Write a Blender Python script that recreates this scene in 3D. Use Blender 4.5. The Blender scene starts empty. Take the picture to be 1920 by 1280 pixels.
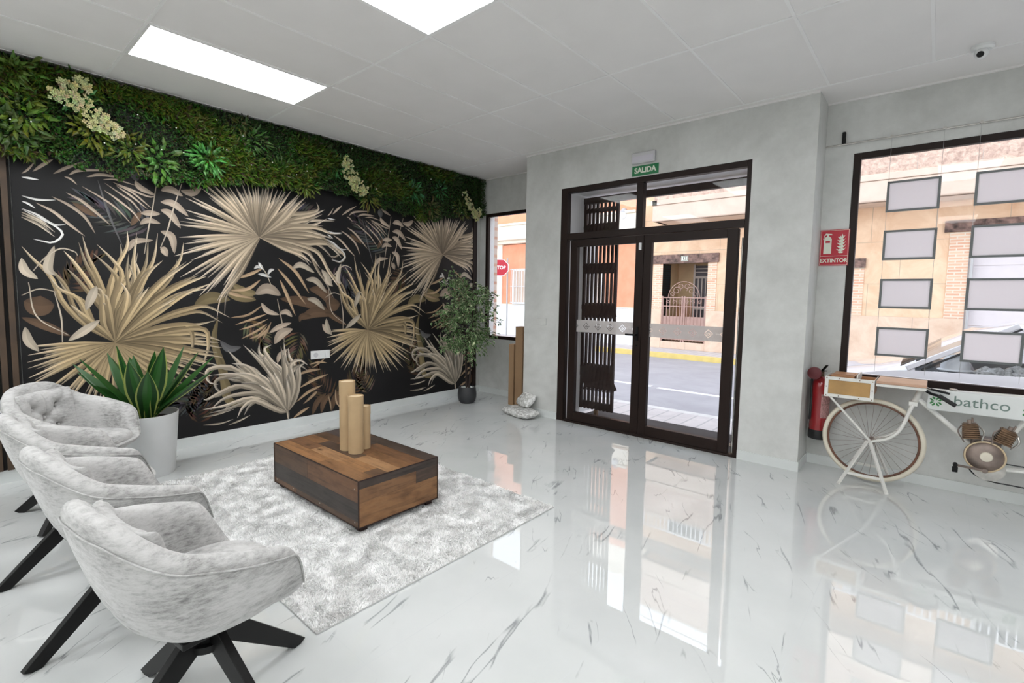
import bpy, bmesh, math, random
from mathutils import Vector, Matrix, noise
import numpy as np
R=math.radians
random.seed(7)
scn=bpy.context.scene
COL=scn.collection
# ------------------------------------------------------------------ materials
def newmat(name):
    m=bpy.data.materials.new(name); m.use_nodes=True
    nt=m.node_tree; b=nt.nodes['Principled BSDF']; return m,nt,b
def N(nt,t,**k):
    n=nt.nodes.new(t)
    for a,v in k.items():
        if a in n.inputs.keys(): n.inputs[a].default_value=v
        else: setattr(n,a,v)
    return n
def L(nt,a,b): nt.links.new(a,b)
def coords(nt,kind='Object',scale=(1,1,1),rot=(0,0,0),loc=(0,0,0)):
    tc=N(nt,'ShaderNodeTexCoord'); mp=N(nt,'ShaderNodeMapping')
    mp.inputs['Scale'].default_value=scale; mp.inputs['Rotation'].default_value=rot; mp.inputs['Location'].default_value=loc
    L(nt,tc.outputs[kind],mp.inputs['Vector']); return mp.outputs['Vector']
def ramp(nt,fac,stops):
    r=N(nt,'ShaderNodeValToRGB'); e=r.color_ramp.elements
    while len(e)<len(stops): e.new(.5)
    for i,(p,c) in enumerate(stops): e[i].position=p; e[i].color=(*c,1) if len(c)==3 else c
    L(nt,fac,r.inputs['Fac']); return r.outputs['Color']
def bump(nt,b,h,strength=.3,dist=.01):
    n=N(nt,'ShaderNodeBump',Strength=strength,Distance=dist); L(nt,h,n.inputs['Height']); L(nt,n.outputs['Normal'],b.inputs['Normal'])
def mat(name,col,rough=.5,metal=0,var=0,vs=8,bmp=0,bs=60,spec=.5,coat=0,kind='Object'):
    m,nt,b=newmat(name)
    b.inputs['Base Color'].default_value=(*col,1); b.inputs['Roughness'].default_value=rough
    b.inputs['Metallic'].default_value=metal; b.inputs['Specular IOR Level'].default_value=spec
    b.inputs['Coat Weight'].default_value=coat
    v=coords(nt,kind)
    n=N(nt,'ShaderNodeTexNoise',Scale=vs,Detail=5.0); L(nt,v,n.inputs['Vector'])
    a=max(var,.02)
    L(nt,ramp(nt,n.outputs['Fac'],[(.3,tuple(c*(1-a) for c in col)),(.7,tuple(min(1,c*(1+a)) for c in col))]),b.inputs['Base Color'])
    if bmp:
        n2=N(nt,'ShaderNodeTexNoise',Scale=bs,Detail=6.0); L(nt,v,n2.inputs['Vector']); bump(nt,b,n2.outputs['Fac'],bmp,.01)
    return m
def vmat(name,rough=.5,spec=.4,trans=0,bmp=0,bs=80,var=0):
    m,nt,b=newmat(name); a=N(nt,'ShaderNodeAttribute',attribute_name='Col')
    L(nt,a.outputs['Color'],b.inputs['Base Color']); b.inputs['Roughness'].default_value=rough; b.inputs['Specular IOR Level'].default_value=spec
    if bmp:
        n2=N(nt,'ShaderNodeTexNoise',Scale=bs,Detail=4.0); L(nt,coords(nt),n2.inputs['Vector']); bump(nt,b,n2.outputs['Fac'],bmp,.005)
    return m
def emat(name,col,s):
    m,nt,b=newmat(name); b.inputs['Base Color'].default_value=(*[.8*c for c in col],1)
    b.inputs['Emission Color'].default_value=(*col,1); b.inputs['Emission Strength'].default_value=s; return m
def glass(name,tint=(1,1,1),refl=1.0):
    m=bpy.data.materials.new(name); m.use_nodes=True; nt=m.node_tree; nt.nodes.remove(nt.nodes['Principled BSDF']); o=nt.nodes['Material Output']
    t=N(nt,'ShaderNodeBsdfTransparent'); t.inputs['Color'].default_value=(*tint,1)
    g=N(nt,'ShaderNodeBsdfGlossy',Roughness=.0); f=N(nt,'ShaderNodeFresnel',IOR=1.4); mx=N(nt,'ShaderNodeMixShader')
    mm=N(nt,'ShaderNodeMath',operation='MULTIPLY'); L(nt,f.outputs['Fac'],mm.inputs[0]); mm.inputs[1].default_value=refl
    L(nt,mm.outputs[0],mx.inputs['Fac']); L(nt,t.outputs[0],mx.inputs[1]); L(nt,g.outputs[0],mx.inputs[2]); L(nt,mx.outputs[0],o.inputs['Surface']); return m

def wall_mat():
    m,nt,b=newmat('microcement'); v=coords(nt)
    n=N(nt,'ShaderNodeTexNoise',Scale=2.2,Detail=8.0,Roughness=.62); L(nt,v,n.inputs['Vector'])
    n3=N(nt,'ShaderNodeTexNoise',Scale=9.0,Detail=6.0,Roughness=.7); L(nt,v,n3.inputs['Vector'])
    mx=N(nt,'ShaderNodeMath',operation='ADD'); s=N(nt,'ShaderNodeMath',operation='MULTIPLY'); s.inputs[1].default_value=.45
    L(nt,n3.outputs['Fac'],s.inputs[0]); L(nt,n.outputs['Fac'],mx.inputs[0]); L(nt,s.outputs[0],mx.inputs[1])
    L(nt,ramp(nt,mx.outputs[0],[(.5,(.50,.505,.485)),(.72,(.58,.585,.565)),(.95,(.66,.665,.645))]),b.inputs['Base Color'])
    b.inputs['Roughness'].default_value=.55; bump(nt,b,n3.outputs['Fac'],.08,.01); return m
def marble_floor():
    m,nt,b=newmat('polished_marble_tile'); v=coords(nt)
    # veins : thin broken level lines of a warped noise, only inside patches
    def vein(sc,rot,lo,seed,thr,str_=(1,.15,1)):
        m0=N(nt,'ShaderNodeMapping'); m0.inputs['Rotation'].default_value=(0,0,R(rot)); L(nt,v,m0.inputs['Vector'])
        mv=N(nt,'ShaderNodeMapping'); mv.inputs['Scale'].default_value=str_; mv.inputs['Location'].default_value=(seed,seed*2,0)
        L(nt,m0.outputs[0],mv.inputs['Vector'])
        a=N(nt,'ShaderNodeTexNoise',Scale=sc,Detail=4.0,Roughness=.45,Distortion=.12); L(nt,mv.outputs[0],a.inputs['Vector'])
        s=N(nt,'ShaderNodeMath',operation='SUBTRACT'); L(nt,a.outputs['Fac'],s.inputs[0]); s.inputs[1].default_value=.5
        ab=N(nt,'ShaderNodeMath',operation='ABSOLUTE'); L(nt,s.outputs[0],ab.inputs[0])
        mr=N(nt,'ShaderNodeMapRange'); mr.inputs['From Min'].default_value=0; mr.inputs['From Max'].default_value=lo; mr.inputs['To Min'].default_value=1; mr.inputs['To Max'].default_value=0
        L(nt,ab.outputs[0],mr.inputs['Value'])
        c=N(nt,'ShaderNodeTexNoise',Scale=3.4,Detail=2.0); mv2=N(nt,'ShaderNodeMapping'); mv2.inputs['Scale'].default_value=(1.5,.8,1); mv2.inputs['Location'].default_value=(seed*5,0,3); L(nt,m0.outputs[0],mv2.inputs['Vector']); L(nt,mv2.outputs[0],c.inputs['Vector'])
        g=N(nt,'ShaderNodeMapRange'); g.inputs['From Min'].default_value=thr; g.inputs['From Max'].default_value=thr+.09
        L(nt,c.outputs['Fac'],g.inputs['Value'])
        p=N(nt,'ShaderNodeMath',operation='MULTIPLY'); L(nt,mr.outputs[0],p.inputs[0]); L(nt,g.outputs[0],p.inputs[1]); return p.outputs[0]
    v1=vein(4.6,-15,.011,1.3,.525); v2=vein(7,-36,.009,7.7,.56)
    mx=N(nt,'ShaderNodeMath',operation='MAXIMUM'); L(nt,v1,mx.inputs[0]); L(nt,v2,mx.inputs[1])
    soft=N(nt,'ShaderNodeTexNoise',Scale=1.6,Detail=5.0,Roughness=.55); L(nt,v,soft.inputs['Vector'])
    base=ramp(nt,soft.outputs['Fac'],[(.35,(.60,.62,.612)),(.62,(.66,.675,.667))])
    # tile joints (0.6 x 1.2 m)
    sep=N(nt,'ShaderNodeSeparateXYZ'); L(nt,v,sep.inputs[0])
    def joint(out,off,per):
        a=N(nt,'ShaderNodeMath',operation='ADD'); a.inputs[1].default_value=off+per*50; L(nt,out,a.inputs[0])
        mo=N(nt,'ShaderNodeMath',operation='MODULO'); mo.inputs[1].default_value=per; L(nt,a.outputs[0],mo.inputs[0])
        lt=N(nt,'ShaderNodeMath',operation='LESS_THAN'); lt.inputs[1].default_value=.003; L(nt,mo.outputs[0],lt.inputs[0]); return lt.outputs[0]
    jx=joint(sep.outputs['X'],.14,.6); jy=joint(sep.outputs['Y'],.19+1.0,1.2)
    jm=N(nt,'ShaderNodeMath',operation='MAXIMUM'); L(nt,jx,jm.inputs[0]); L(nt,jy,jm.inputs[1])
    m1=N(nt,'ShaderNodeMix',data_type='RGBA'); m1.inputs[7].default_value=(.16,.17,.18,1); L(nt,base,m1.inputs[6]); 
    sc=N(nt,'ShaderNodeMath',operation='MULTIPLY'); sc.inputs[1].default_value=.72; L(nt,mx.outputs[0],sc.inputs[0]); L(nt,sc.outputs[0],m1.inputs[0])
    m2=N(nt,'ShaderNodeMix',data_type='RGBA'); m2.inputs[7].default_value=(.62,.64,.64,1); L(nt,m1.outputs[2],m2.inputs[6]); L(nt,jm.outputs[0],m2.inputs[0])
    L(nt,m2.outputs[2],b.inputs['Base Color'])
    b.inputs['Roughness'].default_value=.0; b.inputs['IOR'].default_value=2.15
    w=N(nt,'ShaderNodeTexNoise',Scale=7.0,Detail=1.0); L(nt,v,w.inputs['Vector']); bump(nt,b,w.outputs['Fac'],.008,.005)
    return m
def chair_fabric():
    m,nt,b=newmat('mottled_grey_velvet'); v=coords(nt)
    a=N(nt,'ShaderNodeTexNoise',Scale=5.0,Detail=3.0,Roughness=.5); L(nt,v,a.inputs['Vector'])
    mp=N(nt,'ShaderNodeMapping'); mp.inputs['Scale'].default_value=(.55,.55,1.7); L(nt,v,mp.inputs['Vector'])
    c=N(nt,'ShaderNodeTexNoise',Scale=48.0,Detail=8.0,Roughness=.75); L(nt,mp.outputs[0],c.inputs['Vector'])
    s=N(nt,'ShaderNodeMath',operation='MULTIPLY_ADD'); s.inputs[1].default_value=.8; L(nt,c.outputs['Fac'],s.inputs[0]); 
    s2=N(nt,'ShaderNodeMath',operation='MULTIPLY'); s2.inputs[1].default_value=.6; L(nt,a.outputs['Fac'],s2.inputs[0]); L(nt,s2.outputs[0],s.inputs[2])
    L(nt,ramp(nt,s.outputs[0],[(.50,(.17,.17,.165)),(.61,(.33,.325,.315)),(.73,(.455,.45,.44)),(.9,(.53,.525,.515))]),b.inputs['Base Color'])
    b.inputs['Roughness'].default_value=.9; b.inputs['Sheen Weight'].default_value=.35; b.inputs['Sheen Roughness'].default_value=.4
    bump(nt,b,c.outputs['Fac'],.25,.006); return m
def stone_mat(name,c1,c2,scale=1.4,bmp=.2,bs=30,block=None):
    m,nt,b=newmat(name); v=coords(nt)
    n=N(nt,'ShaderNodeTexNoise',Scale=scale,Detail=9.0,Roughness=.65,Distortion=.6); L(nt,v,n.inputs['Vector'])
    col=ramp(nt,n.outputs['Fac'],[(.3,c1),(.68,c2)])
    if block:
        tc=N(nt,'ShaderNodeMapping'); tc.inputs['Rotation'].default_value=(R(90),0,0); L(nt,v,tc.inputs['Vector'])
        br=N(nt,'ShaderNodeTexBrick'); br.offset=.5; br.inputs['Scale'].default_value=1; br.inputs['Brick Width'].default_value=block[0]; br.inputs['Row Height'].default_value=block[1]; br.inputs['Mortar Size'].default_value=block[2]
        L(nt,tc.outputs[0],br.inputs['Vector'])
        mx=N(nt,'ShaderNodeMix',data_type='RGBA'); L(nt,br.outputs['Fac'],mx.inputs[0]); L(nt,col,mx.inputs[6]); mx.inputs[7].default_value=(*block[3],1); col=mx.outputs[2]
    L(nt,col,b.inputs['Base Color']); b.inputs['Roughness'].default_value=.85
    n2=N(nt,'ShaderNodeTexNoise',Scale=bs,Detail=5.0); L(nt,v,n2.inputs['Vector']); bump(nt,b,n2.outputs['Fac'],bmp,.03); return m
def brick_mat(name,c1,c2,mortar,w=.24,h=.065,rotz=0):
    m,nt,b=newmat(name); v=coords(nt,rot=(R(90),0,rotz))
    br=N(nt,'ShaderNodeTexBrick'); br.inputs['Scale'].default_value=1; br.inputs['Brick Width'].default_value=w; br.inputs['Row Height'].default_value=h; br.inputs['Mortar Size'].default_value=.012
    br.inputs['Color1'].default_value=(*c1,1); br.inputs['Color2'].default_value=(*c2,1); br.inputs['Mortar'].default_value=(*mortar,1); L(nt,v,br.inputs['Vector'])
    L(nt,br.outputs['Color'],b.inputs['Base Color']); b.inputs['Roughness'].default_value=.85; bump(nt,b,br.outputs['Fac'],-.3,.01); return m
def plank_mat():
    m,nt,b=newmat('reclaimed_wood_planks'); a=N(nt,'ShaderNodeAttribute',attribute_name='Col')
    uv=N(nt,'ShaderNodeUVMap'); mp=N(nt,'ShaderNodeMapping'); mp.inputs['Scale'].default_value=(2.5,38,1); L(nt,uv.outputs[0],mp.inputs[0])
    n=N(nt,'ShaderNodeTexNoise',Scale=1.0,Detail=7.0,Roughness=.65,Distortion=.8); L(nt,mp.outputs[0],n.inputs['Vector'])
    mp2=N(nt,'ShaderNodeMapping'); mp2.inputs['Scale'].default_value=(5,11,1); L(nt,uv.outputs[0],mp2.inputs[0])
    n2=N(nt,'ShaderNodeTexNoise',Scale=1.0,Detail=5.0,Roughness=.6); L(nt,mp2.outputs[0],n2.inputs['Vector'])
    k=N(nt,'ShaderNodeTexVoronoi',Scale=1.0); mp3=N(nt,'ShaderNodeMapping'); mp3.inputs['Scale'].default_value=(2.6,5.2,1); L(nt,uv.outputs[0],mp3.inputs[0]); L(nt,mp3.outputs[0],k.inputs['Vector'])
    kn=ramp(nt,k.outputs['Distance'],[(.03,(.18,.14,.12)),(.11,(1,1,1))])
    g=ramp(nt,n.outputs['Fac'],[(.3,(.4,.36,.33)),(.5,(1,1,1)),(.75,(1.0,.93,.85))])
    g2=ramp(nt,n2.outputs['Fac'],[(.35,(.5,.45,.42)),(.55,(1,1,1))])
    mx=N(nt,'ShaderNodeMix',data_type='RGBA',blend_type='MULTIPLY'); mx.inputs[0].default_value=.9; L(nt,a.outputs['Color'],mx.inputs[6]); L(nt,g,mx.inputs[7])
    my=N(nt,'ShaderNodeMix',data_type='RGBA',blend_type='MULTIPLY'); my.inputs[0].default_value=.8; L(nt,mx.outputs[2],my.inputs[6]); L(nt,g2,my.inputs[7])
    mz=N(nt,'ShaderNodeMix',data_type='RGBA',blend_type='MULTIPLY'); mz.inputs[0].default_value=.75; L(nt,my.outputs[2],mz.inputs[6]); L(nt,kn,mz.inputs[7])
    L(nt,mz.outputs[2],b.inputs['Base Color']); b.inputs['Roughness'].default_value=.45; bump(nt,b,n.outputs['Fac'],.25,.004); return m
def frost_mat():
    # etched band : clear outlined diamonds with a small spiral cut out of it
    m=bpy.data.materials.new('etched_film'); m.use_nodes=True; nt=m.node_tree; b=nt.nodes['Principled BSDF']; o=nt.nodes['Material Output']
    tc=N(nt,'ShaderNodeTexCoord'); s=N(nt,'ShaderNodeSeparateXYZ'); L(nt,tc.outputs['Object'],s.inputs[0])
    def M(op,a,b_=None,c=None):
        n=N(nt,'ShaderNodeMath',operation=op)
        for i,x in enumerate((a,b_,c)):
            if x is None: continue
            if isinstance(x,(int,float)): n.inputs[i].default_value=x
            else: L(nt,x,n.inputs[i])
        return n.outputs[0]
    u=M('SUBTRACT',M('MODULO',M('ADD',s.outputs['X'],-3.017+.0725+14.5),.145),.0725); w=M('SUBTRACT',s.outputs['Z'],1.0925)
    p=M('ADD',u,w); q=M('SUBTRACT',u,w); A=M('ABSOLUTE',p); B=M('ABSOLUTE',q); d=M('MAXIMUM',A,B)
    def band(x,a,b_): return M('MULTIPLY',M('GREATER_THAN',x,a),M('LESS_THAN',x,b_))
    ring=band(d,.034,.041)
    arm1=M('MULTIPLY',band(p,-.020,-.013),M('LESS_THAN',B,.020)); arm2=M('MULTIPLY',band(q,.013,.020),M('LESS_THAN',A,.020)); arm3=M('MULTIPLY',band(p,.004,.011),band(q,-.012,.020)); arm4=M('MULTIPLY',band(q,-.012,-.005),band(p,-.004,.011))
    mask=M('MINIMUM',M('ADD',M('ADD',M('ADD',ring,arm1),M('ADD',arm2,arm3)),arm4),1)
    t=N(nt,'ShaderNodeBsdfTransparent'); t2=N(nt,'ShaderNodeBsdfTransparent'); t2.inputs['Color'].default_value=(.85,.84,.83,1)
    b.inputs['Base Color'].default_value=(.70,.68,.66,1); b.inputs['Roughness'].default_value=.6; b.inputs['Transmission Weight'].default_value=0
    tl=N(nt,'ShaderNodeBsdfTranslucent'); tl.inputs['Color'].default_value=(.75,.72,.7,1)
    m0=N(nt,'ShaderNodeMixShader'); m0.inputs[0].default_value=.55; L(nt,b.outputs[0],m0.inputs[1]); L(nt,tl.outputs[0],m0.inputs[2])
    m1=N(nt,'ShaderNodeMixShader'); m1.inputs[0].default_value=.28; L(nt,m0.outputs[0],m1.inputs[1]); L(nt,t2.outputs[0],m1.inputs[2])
    m2=N(nt,'ShaderNodeMixShader'); L(nt,mask,m2.inputs[0]); L(nt,m1.outputs[0],m2.inputs[1]); L(nt,t.outputs[0],m2.inputs[2]); L(nt,m2.outputs[0],o.inputs['Surface']); return m
def rug_mat():
    m,nt,b=newmat('shaggy_rug_pile'); v=coords(nt)
    a=N(nt,'ShaderNodeTexNoise',Scale=8.0,Detail=7.0,Roughness=.7,Distortion=.9); L(nt,v,a.inputs['Vector'])
    L(nt,ramp(nt,a.outputs['Fac'],[(.32,(.72,.705,.69)),(.48,(.86,.855,.845)),(.62,(.97,.97,.96))]),b.inputs['Base Color'])
    b.inputs['Roughness'].default_value=.8; b.inputs['Sheen Weight'].default_value=.3; return m
M={}
M['wall']=wall_mat(); M['floor']=marble_floor(); M['fabric']=chair_fabric(); M['planks']=plank_mat(); M['frost']=frost_mat(); M['rug']=rug_mat()
M['ceil']=mat('ceiling_tile',(.80,.78,.765),.8,var=.02,vs=3,bmp=.03,bs=300)
M['tbar']=mat('white_grid_bar',(.84,.83,.82),.35)
M['white']=mat('white_paint',(.78,.78,.78),.45)
M['whitemetal']=mat('white_enamel',(.72,.71,.67),.35,var=.05,vs=30)
M['plastic']=mat('white_plastic',(.75,.76,.76),.35)
M['greyplastic']=mat('light_grey_plastic',(.55,.55,.57),.4)
M['led']=emat('led_diffuser',(.97,.985,1.0),12.5)
M['brown']=mat('dark_brown_aluminium',(.016,.0085,.0065),.42,spec=.22,var=.1,vs=4)
M['brown2']=mat('brown_gate_steel',(.032,.018,.015),.5,spec=.25,var=.15,vs=12)
M['black']=mat('black_powder_coat',(.006,.006,.006),.45,spec=.25)
M['blackplastic']=mat('black_plastic',(.01,.01,.011),.4)
M['muralbg']=mat('charcoal_print',(.0075,.007,.0075),.45,var=.3,vs=1.2,spec=.28)
M['print']=vmat('printed_leaves',.5,.25)
M['leafv']=vmat('foliage_leaf',.45,.35)
M['agave']=vmat('agave_leaf',.4,.4)
M['slat']=mat('walnut_slat',(.055,.032,.017),.5,var=.3,vs=6)
M['slatback']=mat('black_felt',(.012,.011,.010),.9)
M['glass']=glass('clear_glass',refl=.3)
M['potwhite']=mat('white_planter',(.66,.67,.67),.45)
M['potblack']=mat('charcoal_planter',(.028,.029,.032),.5)
M['soil']=mat('dark_soil',(.03,.02,.014),.95,bmp=.8,bs=60,var=.4,vs=40)
M['pebble']=mat('white_pebble',(.75,.75,.73),.5,var=.2,vs=50)
M['bark']=mat('dark_bark',(.035,.022,.018),.8,bmp=.5,bs=40,var=.3)
M['card']=mat('kraft_cardboard',(.30,.185,.10),.8,var=.08,vs=4)
M['tube']=mat('kraft_tube',(.44,.31,.17),.65,var=.07,vs=9)
M['tubein']=mat('pale_kraft_plug',(.58,.46,.30),.7)
M['marble_base']=mat('marble_skirting',(.66,.685,.675),.12,var=.05,vs=3)
M['green']=mat('exit_green',(.008,.17,.055),.4)
M['red']=mat('sign_red',(.46,.012,.03),.4)
M['signwhite']=mat('sign_cream_white',(.74,.77,.66),.5)
M['extred']=mat('extinguisher_red',(.30,.008,.012),.22,coat=.5)
M['extdark']=mat('dark_red_plastic',(.10,.008,.012),.4)
M['chrome']=mat('worn_steel',(.5,.48,.45),.3,metal=1,var=.2,vs=20)
M['bronze']=mat('aged_bronze',(.17,.105,.062),.5,metal=.6,var=.45,vs=16,bmp=.3)
M['alloy']=mat('tarnished_alloy',(.24,.19,.165),.45,metal=.6,var=.5,vs=9)
M['tyre']=mat('cream_tyre',(.66,.61,.50),.6,var=.1,vs=6)
M['rim']=mat('rusty_rim',(.13,.055,.032),.5,var=.3,vs=14)
M['wood']=mat('varnished_wood',(.44,.215,.10),.35,var=.2,vs=5)
M['woodpale']=mat('pink_oiled_board',(.50,.31,.215),.3,var=.12,vs=4)
M['ply']=mat('golden_plywood',(.40,.235,.085),.5,var=.25,vs=5)
M['tank']=mat('white_tank_paint',(.66,.68,.665),.35,var=.06,vs=7)
M['letter']=mat('grey_green_ink',(.15,.21,.185),.6)
M['leafgreen']=mat('leaf_green_ink',(.04,.20,.06),.6)
M['panel']=mat('grey_display_sheet',(.60,.57,.585),.35)
def sheet_mat():
    m=bpy.data.materials.new('translucent_display_sheet'); m.use_nodes=True; nt=m.node_tree; b=nt.nodes['Principled BSDF']; o=nt.nodes['Material Output']
    b.inputs['Base Color'].default_value=(.86,.83,.85,1); b.inputs['Roughness'].default_value=.35
    t=N(nt,'ShaderNodeBsdfTranslucent'); t.inputs['Color'].default_value=(.96,.93,.95,1); x=N(nt,'ShaderNodeMixShader'); x.inputs[0].default_value=.6
    L(nt,b.outputs[0],x.inputs[1]); L(nt,t.outputs[0],x.inputs[2]); L(nt,x.outputs[0],o.inputs['Surface']); return m
M['panel']=sheet_mat()
M['panelframe']=mat('grey_display_border',(.13,.14,.14),.4)
M['wire']=mat('steel_cable',(.4,.4,.4),.3,metal=1)
# outside
M['stone']=stone_mat('sandstone_slab',(.66,.42,.26),(.84,.62,.43),1.6,.1,20,block=(1.15,.98,.006,(.48,.36,.26)))
M['stonelow']=stone_mat('sandstone_plinth',(.62,.43,.31),(.78,.62,.48),2.0,.15,30,block=(1.3,1.2,.006,(.5,.38,.3)))
M['rough']=stone_mat('rough_stone_panel',(.36,.24,.19),(.74,.55,.44),11,.8,14,block=(1.0,1.4,.008,(.45,.36,.30)))
M['mould']=stone_mat('pale_balcony_stone',(.58,.45,.36),(.68,.55,.45),2,.05)
M['soffit']=stone_mat('balcony_soffit',(.62,.54,.44),(.70,.62,.52),2,.05)
M['brick']=brick_mat('thin_pale_brick',(.66,.36,.24),(.74,.52,.36),(.72,.62,.50))
M['brickrow']=brick_mat('pink_reveal_brick',(.62,.36,.27),(.70,.45,.34),(.72,.6,.52))
M['orange']=stone_mat('salmon_render',(.74,.30,.17),(.80,.36,.22),3,.15,60)
M['cream']=stone_mat('cream_render',(.84,.77,.64),(.90,.84,.72),3,.05)
M['dado']=stone_mat('white_marble_dado',(.66,.66,.67),(.86,.86,.86),3.5,.02)
M['lintel']=mat('weathered_timber',(.17,.105,.085),.8,var=.75,vs=9,bmp=.6,bs=20)
M['pinkiron']=mat('old_rose_iron',(.40,.25,.21),.6,var=.1)
M['tan']=mat('ochre_porch_wall',(.58,.40,.22),.85,var=.12,vs=3)
M['doordark']=mat('dark_door_opening',(.045,.03,.035),.5,var=.2)
M['doorframe']=mat('greige_door_frame',(.50,.43,.38),.6)
M['asphalt']=stone_mat('pale_asphalt',(.31,.295,.31),(.40,.385,.395),1.3,.3,120)
M['pave']=stone_mat('pavement_tile',(.48,.44,.43),(.60,.55,.53),4,.2,60,block=(.2,.2,.012,(.4,.38,.37)))
M['kerb']=mat('kerb_stone',(.62,.60,.57),.8,var=.1)
M['yellow']=mat('yellow_kerb_paint',(.72,.55,.18),.7,var=.1,vs=5)
M['roadwhite']=mat('white_road_paint',(.85,.85,.84),.7)
M['slate']=mat('dark_granite_step',(.05,.045,.045),.75,var=.2,vs=8,spec=.2)
M['garage']=mat('white_garage_slats',(.66,.61,.62),.5)
M['carpaint']=mat('white_car_paint',(.62,.60,.61),.15,coat=1)
M['carglass']=mat('tinted_car_glass',(.04,.04,.045),.1)
M['rubber']=mat('tyre_rubber',(.02,.02,.02),.8)
M['post']=mat('galvanised_post',(.45,.45,.45),.5,metal=.6)
M['bag']=mat('clear_bag_pebbles',(.72,.72,.70),.22,var=.35,vs=70,bmp=1,bs=70,coat=.6)
def bag_mat():
    m,nt,b=newmat('pebbles_in_clear_bag'); v=coords(nt)
    k=N(nt,'ShaderNodeTexVoronoi',Scale=55.0); L(nt,v,k.inputs['Vector'])
    n=N(nt,'ShaderNodeTexNoise',Scale=26.0,Detail=3.0); L(nt,v,n.inputs['Vector'])
    L(nt,ramp(nt,k.outputs['Color'],[(.1,(.42,.42,.40)),(.5,(.66,.66,.64)),(.9,(.88,.88,.87))]),b.inputs['Base Color'])
    b.inputs['Roughness'].default_value=.25; b.inputs['Coat Weight'].default_value=.7; b.inputs['Coat Roughness'].default_value=.08
    bump(nt,b,k.outputs['Distance'],-.9,.02); return m
M['bag']=bag_mat()
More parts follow.
